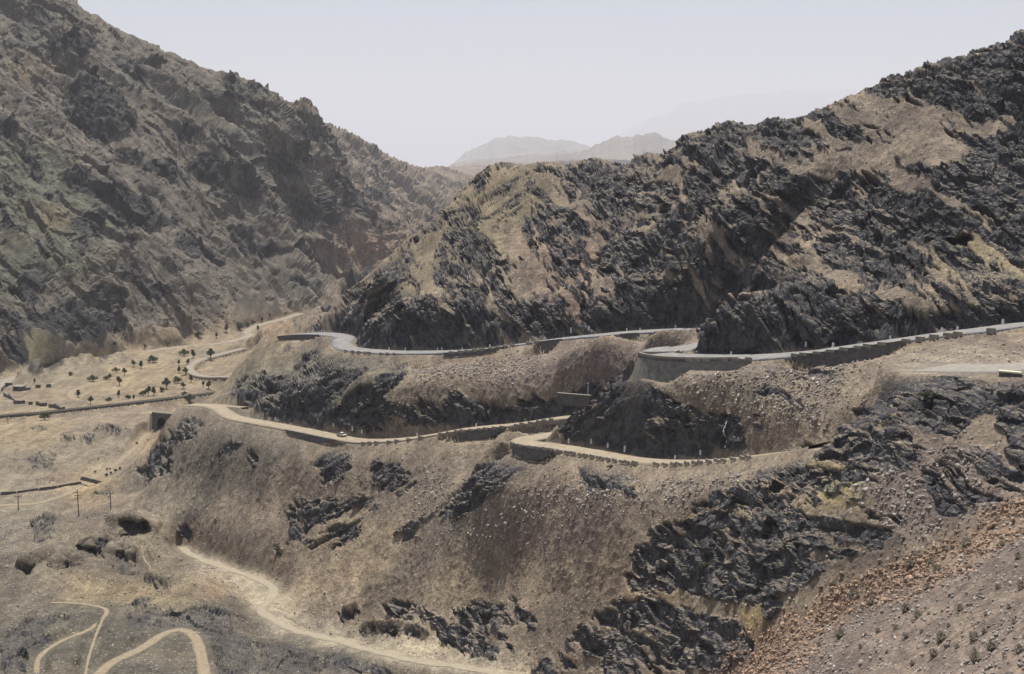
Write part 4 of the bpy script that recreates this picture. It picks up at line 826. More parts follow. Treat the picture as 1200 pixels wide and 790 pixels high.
# ------------------------------------------------------------------ road furniture
def line_frame(line):
    us, vs = project(line[:, 0], line[:, 1], line[:, 2]); d = np.gradient(line[:, :2], axis=0); d /= np.linalg.norm(d, axis=1)[:, None]
    out = np.c_[d[:, 1], -d[:, 0]]                      # turn so that it points to the viewer (outer, downhill side)
    s = np.sign(-(out*line[:, :2]).sum(1)); return us, vs, d, out*s[:, None]
def block_mesh(L, w, h):
    bm = bmesh.new(); bmesh.ops.create_cube(bm, size=1)
    for v in bm.verts: v.co = Vector((v.co.x*L*(.94 if v.co.z > 0 else 1), v.co.y*w*(.8 if v.co.z > 0 else 1), (v.co.z + .5)*h - .35))
    bmesh.ops.bevel(bm, geom=bm.edges[:], offset=.05, segments=1, affect='EDGES')
    me = bpy.data.meshes.new('guard_block'); bm.to_mesh(me); bm.free(); me.materials.append(M['block']); return me
def blocks(line, i0, i1, L, gap, off, h, where, group, side_sign=1):
    us, vs, d, out = line_frame(line); me = block_mesh(L, .5, h + .35); seg = np.r_[0, np.cumsum(np.linalg.norm(np.diff(line[:, :2], axis=0), axis=1))]
    s = seg[i0]; k = []; 
    while s < seg[i1]:
        j = int(np.searchsorted(seg, s)); j = min(j, len(line) - 1)
        if not (k and abs(us[j] - k[-1][0]) < .1):
            x, y = line[j, :2] + out[j]*off*side_sign; k.append((us[j], x, y, line[j, 2] - .12, math.atan2(d[j, 1], d[j, 0])))
        s += L + gap
    k = [q for q in k if -5 < q[0] < 1205]; k.sort()
    k = [q for q in k if rnd.random() > .10]
    for n, (u, x, y, z, a) in enumerate(k):
        o = bpy.data.objects.new('guard_block', me); COL.objects.link(o); o.location = (x, y, z - .04); o.rotation_euler = (rnd.uniform(-.02, .02), rnd.uniform(-.03, .03), a + rnd.uniform(-.03, .03)); o.scale = (rnd.uniform(.75, 1.1), rnd.uniform(.85, 1.1), rnd.uniform(.75, 1.1))
        tag(o, f'{nth(n+1)} stone guard block from the left {where}', 'guard block', group)
def idx(line, u, lo=0, hi=None):
    us = project(line[:, 0], line[:, 1], line[:, 2])[0]; hi = hi or len(line); return lo + int(np.argmin(np.abs(us[lo:hi] - u)))
tip = idx(L_lower, 690); half = int(np.argmax(project(*L_lower.T)[0][:int(len(L_lower)*.75)] )); 
iu = project(*L_lower.T)[0]; tipR = int(np.argmax(np.where(np.arange(len(iu)) < len(iu)*.62, iu, 0))); tipL = tipR + int(np.argmin(iu[tipR:]))
blocks(L_lower, idx(L_lower, 434, 0, tipR), idx(L_lower, 655, 0, tipR), 1.9, .8, 3.35, .42, 'along the back gravel road', 'guard blocks along the back gravel road')
blocks(L_lower, tipL + 2, idx(L_lower, 900, tipL), 2.0, .75, 3.35, .42, 'along the front gravel road', 'guard blocks along the front gravel road')
blocks(L_lower, idx(L_lower, 655, tipR, tipL), tipL - 2, 1.8, .9, 3.2, .5, 'round the gravel hairpin', 'guard blocks round the gravel hairpin', -1)
mi = len(L_main); us_m = project(*L_main.T)[0]; hp = int(np.argmin(us_m))
blocks(L_main, idx(L_main, 1204, 0, hp), idx(L_main, 945, 0, hp), 2.0, .8, 4.5, .45, 'along the asphalt road by the dark cliff', 'guard blocks along the asphalt road')
blocks(L_main, idx(L_main, 890, 0, hp), idx(L_main, 820, 0, hp), 2.0, .6, 4.5, .55, 'on the wall beside the dark knob', 'guard blocks beside the dark knob')
blocks(L_upper, idx(L_upper, 415), idx(L_upper, 475), 1.5, 1.6, 4.0, .4, 'on the far left bend of the upper road', 'small guard blocks on the far bend')
blocks(L_upper, idx(L_upper, 540), idx(L_upper, 640), 2.4, .9, 4.0, .5, 'on the embanked middle of the upper road', 'guard blocks of the upper road')

# white marker stones along the uphill edges
def marker_mesh():
    bm = bmesh.new(); bmesh.ops.create_cube(bm, size=1)
    for v in bm.verts: v.co = Vector((v.co.x*.50*(.72 if v.co.z > 0 else 1), v.co.y*.34*(.72 if v.co.z > 0 else 1), (v.co.z + .5)*1.15 - .15))
    bmesh.ops.bevel(bm, geom=bm.edges[:], offset=.09, segments=2, affect='EDGES')
    me = bpy.data.meshes.new('marker_stone'); bm.to_mesh(me); bm.free(); me.materials.append(M['whitewash']); return me
MK = marker_mesh()
def markers(line, lo, hi, pts, where, group, hw):
    us, vs, d, out = line_frame(line)
    for n, (u, v) in enumerate(sorted(pts)):
        j = lo + int(np.argmin(np.abs(us[lo:hi] - u))); x, y = line[j, :2] - out[j]*(hw - .25); z = line[j, 2]
        q = azq(u, v)[1]; lift = np.clip(q*math.hypot(x, y) - z - .5, 0, 2.2)
        if lift > .9:
            g = ground(u, v + 2); x, y, z = g.x, g.y, g.z
        o = bpy.data.objects.new('marker_stone', MK); COL.objects.link(o); o.location = (x, y, z - .1); k = rnd.uniform(1.0, 1.4); o.scale = (k, k, k*rnd.uniform(.85, 1.15)); o.rotation_euler = (rnd.uniform(-.06, .06), rnd.uniform(-.1, .1), math.atan2(d[j, 1], d[j, 0]))
        tag(o, f'{nth(n+1)} white marker stone from the left {where}', 'marker stone', group)
markers(L_upper, 0, len(L_upper), [(355.5,390),(367,388.5),(444.5,411),(465.6,409),(503.7,408),(508,411),(530.5,410),(564.8,406),(611,399),(628.6,394.5),(668,387),(690,385.5),(726.7,383),(742.6,382),(783,381)], 'along the upper road', 'white marker stones of the upper road', 4.3)
markers(L_main, 0, hp, [(828.6,377.5),(846.7,410),(942.7,404),(963.6,405),(1033.8,392),(1094.7,385),(1113.6,383),(1167,380),(1171,379)], 'under the dark roadside cliff', 'white marker stones under the dark cliff', 4.7)
markers(L_lower, 0, tipR, [(304,488),(323.5,490),(391.7,497.6),(414.6,502),(425,505),(478.5,510),(549.8,498)], 'along the back gravel road', 'white marker stones of the back gravel road', 3.5)
markers(L_lower, tipL, len(L_lower), [(666.4,517),(694,517),(711.6,522),(732,526.5),(777,532),(820,530)], 'along the front gravel road', 'white marker stones of the front gravel road', 3.5)

# retaining walls (each a thing: wall face, coping)
def wall(line, i0, i1, off, hfun, label, mat='masonry', batter=.14, coping=.35, copmat='block', band=None, butt=()):
    us, vs, d, out = line_frame(line); root = empty('retaining_wall', tuple(line[(i0 + i1)//2] + np.r_[out[(i0 + i1)//2]*off, -2]))
    o0 = Vector(root.location); ids = list(range(i0, i1 + 1)); w = MB(); c = MB(); bd = MB(); n = len(ids); prof = []
    for k, j in enumerate(ids):
        h = hfun(k/(n - 1)); b = Vector((line[j, 0], line[j, 1], line[j, 2])) - o0; ov = Vector((out[j, 0], out[j, 1], 0))
        prof.append((b, ov, h))
    for (b0, v0, h0), (b1, v1, h1) in zip(prof[:-1], prof[1:]):
        def pt(b, v, x, z): return b + v*(off + x) + Vector((0, 0, z))
        w.quad(pt(b0, v0, .05, -.05), pt(b1, v1, .05, -.05), pt(b1, v1, .05 + batter*h1, -h1), pt(b0, v0, .05 + batter*h0, -h0))
        w.quad(pt(b0, v0, .05, -.05), pt(b1, v1, .05, -.05), pt(b1, v1, -.5, -.05), pt(b0, v0, -.5, -.05))
        if coping:
            A = [(-.42, -.06), (.18, -.06), (.18, coping), (-.42, coping)]
            for (xa, za), (xb, zb) in zip(A, A[1:] + A[:1]): c.quad(pt(b0, v0, xa, za), pt(b1, v1, xa, za), pt(b1, v1, xb, zb), pt(b0, v0, xb, zb))
        if band:
            A = [(.24, .0), (.24, -band), (.0, -band)]
            for (xa, za), (xb, zb) in zip(A[:-1], A[1:]): bd.quad(pt(b0, v0, xa, za), pt(b1, v1, xa, za), pt(b1, v1, xb, zb), pt(b0, v0, xb, zb))
    w.build('wall_face', M[mat], root, fix=False)
    if coping: c.build('coping', M[copmat], root)
    if band: bd.build('parapet_shade_band', M['dark_masonry'], root, fix=False)  # shade under the parapet painted as a band of darker stone
    for t in butt:
        b, v, h = prof[int(t*(n - 1))]; q = b + v*(off + .35); m_ = MB(); m_.box(q + Vector((0, 0, -h/2 - .6)), (.7, .7, h - .9), rotz(math.atan2(v.y, v.x)), 1.0); m_.build('buttress', M[mat], root)
    tag(root, label, 'retaining wall'); return root
lens = lambda hmax, p=.5: (lambda t: .35 + hmax*max(0.0, math.sin(math.pi*t))**p)
wall(L_main, hp - 26, min(hp + 5, len(L_main) - 1), 4.35, lambda t: 1.4 + 6.2*sstep(0, .45, t)*(1 - .5*sstep(.8, 1, t)), 'tall curved grey masonry wall carrying the asphalt hairpin', 'masonry', .32, .5, 'block', 1.9, (.52, .68, .84))
wall(L_main, idx(L_main, 1072, 0, hp), idx(L_main, 940, 0, hp), 4.45, lens(3.8, .8), 'long dark lens-shaped wall under the asphalt road by the cliff', 'dark_masonry', .03, 0)
wall(L_main, idx(L_main, 888, 0, hp), idx(L_main, 818, 0, hp), 4.45, lambda t: 2.6, 'low grey wall under the road beside the dark knob', 'masonry', .22, 0)
wall(L_upper, idx(L_upper, 640), idx(L_upper, 668), 4.05, lambda t: .4 + 3.0*(1 - abs(2*t - 1)), 'small dark triangular wall patching the upper road', 'dark_masonry', .02, 0)
wall(L_upper, idx(L_upper, 734), idx(L_upper, 758), 4.05, lambda t: .5 + 1.8*math.sin(math.pi*t), 'short dark wall segment near the end of the upper road', 'dark_masonry', .02, 0)
wall(L_upper, idx(L_upper, 776), idx(L_upper, 796), 4.05, lambda t: .5 + 1.5*math.sin(math.pi*t), 'shortest dark wall segment, nearest the knob, under the upper road', 'dark_masonry', .02, 0)
wall(L_upper, idx(L_upper, 528), idx(L_upper, 606), 4.05, lens(1.3, .4), 'long low wall under the blocks of the upper road', 'dark_masonry', .05, 0)
wall(L_upper, 0, idx(L_upper, 385), 4.05, lens(2.2, .6), 'dark wall under the farthest stretch of the upper road', 'dark_masonry', .05, 0)
wall(L_lower, idx(L_lower, 540, 0, tipR), idx(L_lower, 600, 0, tipR), 3.4, lens(2.8, .8), 'grey wall under the back gravel road', 'dark_masonry', .15, 0)
wall(L_lower, idx(L_lower, 345, 0, tipR), idx(L_lower, 402, 0, tipR), 3.4, lens(1.6, .7), 'low grey wall under the left part of the gravel road', 'dark_masonry', .15, 0)
wall(L_lower, tipL + 1, idx(L_lower, 662, tipL), 3.4, lens(2.9, .7), 'grey wall supporting the tip of the gravel hairpin', 'dark_masonry', .2, .0)
# free-standing dam-like wall and post between scree and knob
g0, g1_ = Vector(W(654, 464, 385)), Vector(W(692, 463, 381))
root = empty('check_wall', (g0 + g1_)/2); ang = math.atan2((g1_ - g0).y, (g1_ - g0).x); Lw = (g1_ - g0).length
MB().box((0, 0, -1.3), (Lw, .7, 3.2), rotz(ang)).build('wall_face', M['dark_masonry'], root); MB().box((0, 0, .38), (Lw + .2, .9, .16), rotz(ang)).build('coping', M['block'], root); tag(root, 'straight grey wall with pale coping across the gully behind the black knob', 'wall')
g = Vector(W(689, 462, 383)); r2 = empty('post', g); MB().tube([(0,0,-.5),(0,0,2.9)], [.09,.07], 8).build('shaft', M['whitewash'], r2); MB().box((0,0,2.95), (.2,.2,.12)).build('cap', M['whitewash'], r2); tag(r2, 'thin pale post standing beside the straight gully wall', 'post')
# parapet at the lay-by
a_, b_ = ground(1170, 440), ground(1198, 440.5); D_ = (a_ + b_)/2; root = empty('parapet_wall', D_ + Vector((0, 0, .1))); Lp = (b_ - a_).length; ang = math.atan2((b_ - a_).y, (b_ - a_).x)
MB().box((0, 0, -.35), (Lp*.94, .45, 1.5), rotz(ang), .97).build('wall_face', M['dark_masonry'], root); MB().box((0, 0, .50), (Lp, .95, .26), rotz(ang)).build('coping', M['sunlit_stone'], root); tag(root, 'low parapet with top painted sunlit cream at the edge of the lay-by', 'parapet')  # the sunlit top is put into the coping's colour
# white line down the dark rock above the front gravel road
pp = [ground(851.2 - .06*(v - 495), v) + Vector((-.05, -.35, .15)) for v in range(494, 525, 3)]
root = empty('drain_pipe', pp[-1]); MB().tube([p - pp[-1] for p in pp], [.075]*len(pp), 6).build('pipe', M['whitewash'], root)
for p in pp[1::3]: MB().box(p - pp[-1], (.3, .3, .25)).build('collar', M['whitewash'], root)
tag(root, 'thin white pipe running down dark rock above the gravel road', 'pipe')

# ------------------------------------------------------------------ tunnel mouth
base = Vector(W(190, 501.5, 664)); face_a = math.atan2(-.90, -.43) + math.pi/2
root = empty('tunnel_portal', base, face_a)       # local -y looks out of the tunnel
arch = [(-2.6, -1.2)] + [(-2.6, 2.2)] + [(-2.6*math.cos(t), 2.2 + 2.6*math.sin(t)) for t in np.linspace(.15, math.pi - .15, 12)] + [(2.6, 2.2), (2.6, -1.2)]
poly = [(-5.6, -1.2), (-5.0, 6.6), (10.5, 6.6), (10.5, -1.2), (2.6, -1.2)] + list(reversed(arch[1:-1])) + [(-2.6, -1.2)]
MB().prism(poly, -.45, .45).build('facade', M['dark_masonry'], root)
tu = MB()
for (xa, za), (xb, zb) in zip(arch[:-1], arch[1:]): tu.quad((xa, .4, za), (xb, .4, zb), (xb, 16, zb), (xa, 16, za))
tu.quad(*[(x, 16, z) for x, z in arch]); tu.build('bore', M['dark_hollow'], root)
MB().box((2.7, 0, 6.85), (16.2, 1.3, .45)).build('coping', M['masonry'], root)
MB().prism([(-.9, -1.5), (.35, 6.7), (1.25, 6.7), (.0, -1.5)], -1.6, .2).build('wing_wall', M['sunlit_stone'], root).location = (-6.4, 0, 0)  # lit edge of the portal painted by the wing wall's bright colour
tag(root, 'dark stone railway tunnel mouth with arched opening and wing wall painted sunlit pale', 'tunnel portal')

# ------------------------------------------------------------------ poles
def pole(u, v, h, label, arms=2, lean=0.0):
    g = ground(u, v); r_ = empty('telegraph_pole', g); r_.rotation_euler = (0, lean, R(12))
    MB().tube([(0,0,-.6),(0,0,h*.5),(0,0,h)], [.19,.16,.12], 8).build('shaft', M['wood'], r_)
    for k in range(arms):
        z = h - .9 - k*1.1; L_ = 2.6 - .5*k
        ar = MB().box((0, -.16, z), (L_, .16, .2)).build('crossarm', M['wood'], r_)
        for x in (-.45, -.2, .2, .45): MB().tube([(x*L_, -.16, z + .08), (x*L_, -.16, z + .34)], [.07, .05], 6).build('insulator', M['whitewash'], ar)
    tag(r_, label, 'telegraph pole'); return r_
pole(92.5, 605.5, 9.6, 'tall dark telegraph pole with crossarms on the pale hillock', 2, -.03)
pole(130, 598, 7.0, 'thinner telegraph pole behind the tall one, beside stony slope', 1)
pole(22, 598, 6.0, 'slender telegraph pole on the pale riverbed at the left', 1)
pole(9.5, 497, 3.4, 'short dark pole below the railway line', 1)

# ------------------------------------------------------------------ hut, field walls, wall across the riverbed
g = ground(22, 457); root = empty('stone_hut', g, R(-14)); k = 1.0
MB().box((0, 0, .9), (6.2, 4.0, 3.0)).build('wall', M['dark_masonry'], root)
rf = MB().box((0, 0, 2.52), (6.8, 4.6, .26), Matrix.Rotation(R(5), 3, 'X')).build('roof', M['block'], root)
MB().box((5.0, .3, .55), (3.4, 2.6, 2.0)).build('side_room', M['dark_masonry'], root); MB().box((-1.2, -2.03, .9), (.9, .08, 1.8)).build('door', M['dark_hollow'], root)
tag(root, 'small flat-roofed stone hut on the sandy valley floor', 'hut')
FW = [('curved dark field wall at the far left of the compound', [(14,451),(6,453.5),(2.5,458.5)]), ('slanting field wall left of the compound corner', [(5,464),(10,466.5),(16,469.5)]), ('straight dark field wall in front of the compound', [(16.5,473),(22,473.4),(29,473)]),
      ('short broken field wall right of the straight one', [(33.5,474.6),(37.5,474.2)]), ('broken field wall with an upright stump', [(43,474.5),(49,476),(55,476)]), ('field wall sloping towards the railway', [(57,477.5),(64,478),(74,481)]),
      ('dark stub of field wall beside the railway', [(70,481.5),(75,480.6)]), ('short dark wall east of the hut', [(42,454.5),(47,454.2)]), ('low reddish wall farther right of the hut', [(54,454),(60,453.6)])]
for lab, pts in FW:
    gs = [ground(*p) for p in pts]; root = empty('field_wall', gs[len(gs)//2]); m_ = MB()
    for p, q in zip(gs[:-1], gs[1:]):
        c_ = (p + q)/2 - root.location; m_.box(c_ + Vector((0, 0, .5)), ((q - p).length*1.02 + .3, .8, 2.3 + .5*rnd.random()), rotz(math.atan2((q-p).y, (q-p).x)), .9)
    m_.build('stonework', M['dark_masonry'], root); tag(root, lab, 'field wall')
gs = [ground(u, v) for u, v in ((0,580),(20,578),(45,575),(68,571.5),(95,567),(128,562.5))]; root = empty('field_wall', gs[3]); m_ = MB()
for p, q in zip(gs[:-1], gs[1:]): m_.box((p + q)/2 - root.location + Vector((0, 0, .2)), ((q - p).length + .2, .7, 1.5), rotz(math.atan2((q-p).y, (q-p).x)), .9)
m_.build('stonework', M['dark_masonry'], root); tag(root, 'long low dark wall crossing the dry riverbed', 'field wall')

# ------------------------------------------------------------------ cream car on the gravel road
g = ground(397, 503); jj = idx(L_lower, 397, 0, tipR); us, vs, d, out = line_frame(L_lower); px, py = L_lower[jj, :2] - out[jj]*1.5
car = empty('parked_car', (px, py, L_lower[jj, 2] - .05), math.atan2(d[jj, 1], d[jj, 0]))
bm = bmesh.new()
prof = [(-1.75,.35),(-1.8,.75),(-1.05,.88),(-.55,1.38),(.65,1.40),(1.15,.92),(1.75,.85),(1.8,.4)]
f_ = bm.faces.new([bm.verts.new((x, -.78, z)) for x, z in prof]); ex = bmesh.ops.extrude_face_region(bm, geom=[f_]); bmesh.ops.translate(bm, verts=[v for v in ex['geom'] if isinstance(v, bmesh.types.BMVert)], vec=(0, 1.56, 0))
for v in bm.verts:
    if v.co.z > 1: v.co.y *= .84
bmesh.ops.recalc_face_normals(bm, faces=bm.faces); bmesh.ops.bevel(bm, geom=bm.edges[:], offset=.06, segments=2, affect='EDGES')
me = bpy.data.meshes.new('body'); bm.to_mesh(me); bm.free(); me.materials.append(M['car_paint']); o = bpy.data.objects.new('body', me); COL.objects.link(o); o.parent = car
for y in (-.735, .735): MB().prism([(-.85,.93),(-.48,1.30),(.55,1.30),(.92,.95)], y - .02 if y < 0 else y - .02, y + .02).build('side_window', M['car_glass'], car)
MB().quad((.72,-.58,1.36),(.72,.58,1.36),(1.13,.62,.96),(1.13,-.62,.96)).build('windscreen', M['car_glass'], car); MB().quad((-.60,-.58,1.36),(-.60,.58,1.36),(-1.02,.62,.92),(-1.02,-.62,.92)).build('rear_window', M['car_glass'], car)
for x in (-1.15, 1.15):
    for y in (-.74, .74):
        w_ = MB().tube([(x, y - .1, .31), (x, y + .1, .31)], [.31, .31], 14).build('wheel', M['tyre'], car); MB().tube([(x, y - .115, .31), (x, y + .115, .31)], [.16, .16], 10).build('rim', M['block'], w_)
tag(car, 'small cream car parked on the gravel road against the dark rock', 'car')

# ------------------------------------------------------------------ trees and shrubs
def leaf_cloud(lobes, n, size, mb):
    for c, r in lobes:
        for _ in range(n):
            t = Vector((rnd.gauss(0, 1), rnd.gauss(0, 1), rnd.gauss(0, 1))).normalized()*r*(rnd.random()**.4); p = Vector(c) + Vector((t.x, t.y, t.z*.8)); a = Vector((rnd.gauss(0,1), rnd.gauss(0,1), rnd.gauss(0,1))).normalized(); b = a.orthogonal().normalized(); c2 = a.cross(b); s_ = size*rnd.uniform(.6, 1.4)
            mb.quad(p - b*s_ - c2*s_*.5, p + b*s_ - c2*s_*.6, p + b*s_*.8 + c2*s_*.6, p - b*s_*.7 + c2*s_*.5)
def tree_kind(kind):
    root = empty('valley_tree', (0, 0, 0)); tr = MB(); cr = MB()
    if kind == 0: H_, lobes = 1.0, [((0,0,.68),.26),((.18,.05,.6),.2),((-.2,-.06,.58),.2),((.05,-.15,.5),.18),((-.03,.1,.86),.17)]
    elif kind == 1: H_, lobes = 1.0, [((0,0,.6),.2),((.04,.02,.8),.17),((-.06,0,.42),.18),((.1,-.06,.5),.14)]
    else: H_, lobes = 1.0, [((0,0,.35),.3),((.3,.05,.32),.26),((-.32,.03,.3),.27),((.1,-.2,.3),.22),((-.1,.15,.5),.2)]
    tr.tube([(0,0,-.08),(.01,0,.2),(0,.01,.5)], [.045,.035,.02], 7)
    for a in (.4, 2.4, 4.5): tr.tube([(0,0,.22),(.12*math.cos(a),.12*math.sin(a),.42),(.2*math.cos(a),.2*math.sin(a),.58)], [.022,.015,.008], 5)
    leaf_cloud(lobes, 110, .045, cr)
    tr.build('trunk', M['bark'], root); cr.build('crown', M['leaf_dark'] if kind < 2 else M['leaf_olive'], root, fix=False); return root
protos = [tree_kind(k) for k in range(3)]
TREES = [(247,421,11,0),(227,420,9,1),(216,417,7,2),(210,428,6,1),(210,437,7,1),(220,428,7,0),(217,439,7,0),(224,448,9,1),(208,449,9,2),(195,456,13,0),(215,456,8,0),(244,456,8,0),(190,459,5,2),(216,463,5,2),(238,453,7,1),
         (156,430,8,0),(165,432,8,1),(179,425,8,2),(136,436,5,2),(146,440,7,0),(140,452,10,0),(109,447,7,2),(129,445,7,0),(124,445,5,2),(167,464,8,2),(174,464,9,0),(180,464,12,1),(106,474,8,0),(92,466,8,1),(127,471,6,2),(139,466,9,1),(150,468,5,2),(157,469,6,1),(83,440,4,2),(41,449,5,1),(52,492,7,2),(197,405,5,1),(170,409,5,1),(132,405,5,2),(265,389,9,1),(280,386,8,2),(290,383,6,2),(254,396,7,1),(302,388,6,1),(307,378,7,1),(296,380,5,2),(232,394,5,2),(222,470,7,2),(316,372,4,1),(334,369,4,0)]
KIND = ['round-crowned dark green tree', 'slim upright dark tree', 'low spreading olive bush']
cnt = [0, 0, 0]; used_p = [False]*3
for u, v, px, kd in sorted(TREES):
    g = ground(u, v); s_ = px*math.hypot(g.x, g.y)/F*(1.08 if kd < 2 else 1.5)*rnd.uniform(.85, 1.2)
    o = protos[kd] if not used_p[kd] else copy_tree(protos[kd]); used_p[kd] = True
    cnt[kd] += 1; o.location = g; o.rotation_euler = (0, 0, rnd.uniform(0, 6.28)); o.scale = (s_*rnd.uniform(.9, 1.15), s_*rnd.uniform(.9, 1.15), s_)
    tag(o, f'{nth(cnt[kd])} {KIND[kd]} from the left on the valley floor', 'bush' if kd == 2 else 'tree', 'trees scattered over the sandy valley floor')
# small dark shrubs in the riverbed
sh = MB(); leaf_cloud([((0,0,.62),.34),((.25,.1,.5),.26),((-.24,0,.45),.26)], 60, .10, sh); tr = MB().tube([(0,0,-.1),(.02,0,.5)], [.07,.04], 6)
rs = empty('thorn_shrub', (0,0,0)); tr.build('stem', M['bark'], rs); sh.build('crown', M['leaf_dark'], rs, fix=False)
for n, (u, v, px, lab) in enumerate([(111,554.5,3,'lone small dark shrub left of the cluster'),(125,551.5,3.2,'dark shrub at the back left of the riverbed cluster'),(129,550.5,2.6,'dark shrub at the back of the riverbed cluster'),(125,559,4.5,'largest dark shrub at the front of the riverbed cluster'),(129.5,556,3.6,'dark shrub in the middle of the riverbed cluster'),(135,553.5,4,'dark shrub just right of the riverbed cluster'),(140.5,551,4,'farthest right dark shrub beside the pale bank'),(160.5,521,3.2,'tiny dark shrub on the pale slope below the tunnel')]):
    o = rs if n == 0 else copy_tree(rs); g = ground(u, v); s_ = px*math.hypot(g.x, g.y)/F*1.05; o.location = g; o.scale = (s_, s_, s_); o.rotation_euler = (0, 0, n*1.3); tag(o, lab, 'shrub', 'small dark shrubs on the riverbed')
# dry tufts on the near slope, green bushes on the dark rock
def tuft(seed, mat, name):
    m_ = MB(); r_ = random.Random(seed)
    for _ in range(130):
        a = r_.uniform(0, 6.28); t = r_.uniform(.1, 1.15); L_ = r_.uniform(.45, 1.0); b = Vector((r_.gauss(0, .12), r_.gauss(0, .12), -.12)); e = b + Vector((math.cos(a)*math.sin(t)*L_*.75, math.sin(a)*math.sin(t)*L_*.75, math.cos(t)*L_ + .1)); w_ = Vector((-math.sin(a), math.cos(a), 0))*r_.uniform(.025, .06)
        m_.quad(b - w_*.4, b + w_*.4, e + w_, e - w_)
    return m_.build(name, mat, None, fix=False)
TF = [tuft(k, M['dry_twig'], 'dry_shrub') for k in range(3)]
BUSH = [(977,685),(1061,682),(1110,645),(1098,672),(1020,690),(1036,695),(1068,664),(1000,698),(1092,660),(1106,668),(1132,640),(993,709),(979,722),(1022,708),(1006,700),(1088,690),(1113,676),(1137,679),(1063,717),(1075,724),(1090,720),(1081,742),(1064,748),(1050,738),(1102,752),(1140,750),(1152,742),(1163,762),(1190,731),(1183,713),(1150,700),(1170,690),(1193,655),(1176,640),(1195,624),(1040,766),(1112,735),(1125,716),(1155,722),(1197,690),(1030,742),(1010,760),(1120,760),(1094,770),(1178,770),(960,758),(985,748),(1146,776),(1195,765),(1070,780)]
for n, (u, v) in enumerate(BUSH):
    g = ground(u, v); o = TF[n] if n < 3 else TF[n % 3].copy()
    if n >= 3: COL.objects.link(o)
    s_ = rnd.choice((.45, .6, .75, .95, 1.3))*rnd.uniform(.85, 1.15); o.location = g; o.rotation_euler = (rnd.uniform(-.15, .15), rnd.uniform(-.25, .05), rnd.uniform(0, 6)); o.scale = (s_*1.1, s_*1.1, s_)
    tag(o, 'dry grey-brown tufted shrub on the stony slope nearest the camera', 'shrub', 'dry shrubs on the near stony slope')
def green(u, v, px, lab):
    g = ground(u, v); m_ = MB(); leaf_cloud([((0,0,.3),.35),((.4,.1,.25),.3),((-.4,0,.25),.3),((.1,.1,.45),.25)], 90, .07, m_); o = m_.build('green_bush', M['leaf_olive'], None, fix=False); s_ = px*math.hypot(g.x, g.y)/F*.75; o.location = g; o.scale = (s_*1.3, s_, s_*.8); tag(o, lab, 'bush')
green(668,488,12,'bright green bush on the left tip of the black knob'); green(1086,465,16,'wide olive bush on the black crag below the lay-by'); green(716,548,8,'green bush on outcrop below the front gravel road'); green(955,477,7,'small green bush at the end of a rock rib'); green(830,664,12,'pale green bush in the black buttress'); green(742,545,6,'smaller green bush right of the outcrop below the road'); green(888,372,8,'dark green bush on the roadside cliff')

# ------------------------------------------------------------------ loose stones
def stone_field(name, mat, mask, count, smin, smax, label, seed, zmax=1e9):
    r_ = np.random.default_rng(seed); bm = bmesh.new(); bmesh.ops.create_cube(bm, size=1.5); bmesh.ops.triangulate(bm, faces=bm.faces); bv = np.array([v.co[:] for v in bm.verts]); bf = np.array([[v.index for v in f.verts] for f in bm.faces]); bm.free()
    wts = mask.astype(float).ravel(); wts *= (DB*np.gradient(LB, axis=1)*DB*.0006).ravel(); wts = np.maximum(wts, 0); wts /= wts.sum()
    pick = r_.choice(len(wts), count, p=wts); P0 = flatP[pick] + r_.normal(0, .15, (count, 3))*[1, 1, 0]
    s = smin*(smax/smin)**(r_.random(count)**2.2)
    q = r_.normal(size=(count, 4)); q /= np.linalg.norm(q, axis=1)[:, None]; w, x, y, z = q.T
    Rm = np.stack([1-2*(y*y+z*z), 2*(x*y-z*w), 2*(x*z+y*w), 2*(x*y+z*w), 1-2*(x*x+z*z), 2*(y*z-x*w), 2*(x*z-y*w), 2*(y*z+x*w), 1-2*(x*x+y*y)], -1).reshape(-1, 3, 3)
    loc = (bv[None] + r_.normal(0, .28, (count, len(bv), 3)))*(r_.uniform(.35, 1.25, (count, 1, 3)))
    V = np.einsum('nij,nkj->nki', Rm, loc)*s[:, None, None]*.5 + P0[:, None] + np.array([0, 0, .1])*s[:, None, None]
    f = (bf[None] + (np.arange(count)*len(bv))[:, None, None]).reshape(-1, 3)
    o = add_mesh(name, V.reshape(-1, 3), f, mat, smooth_=False); tag(o, label, 'stones', kind='stuff'); return o
nm = lookup(blur(poly_mask([(850,800),(900,748),(1000,690),(1100,640),(1270,560),(1270,830),(840,830)]).astype(float), 3), UB, VB)*(DB < 215)*(DB > 90)
belt = lookup(blur((line_mask([(1205,602),(1150,628),(1110,655),(1040,684),(985,705),(960,724),(900,760),(850,800)], 34)).astype(float), 3), UB, VB)*(DB < 225)*(DB > 90)
rag = np.clip(.7 + 1.8*fbm(pw/8 + 90, 3), 0, 1.5); belt = belt*rag
belt2 = lookup(blur((line_mask([(930,745),(890,775),(860,800)], 60)).astype(float), 4), UB, VB)*(DB < 240)*(DB > 90)
stone_field('orange_scree', M['orange_stone'], np.maximum(belt, .45*belt2), 9500, .18, .85, 'band of orange brown broken stones along the near slope', 3)
stone_field('grey_scree', M['grey_stone'], nm*(1 - .6*belt) + .6*lookup(blur(poly_mask([(1130,745),(1210,700),(1210,800),(1090,800)]).astype(float), 3), UB, VB)*(DB < 200), 9000, .10, .6, 'grey and buff loose stones on the near slope', 4)
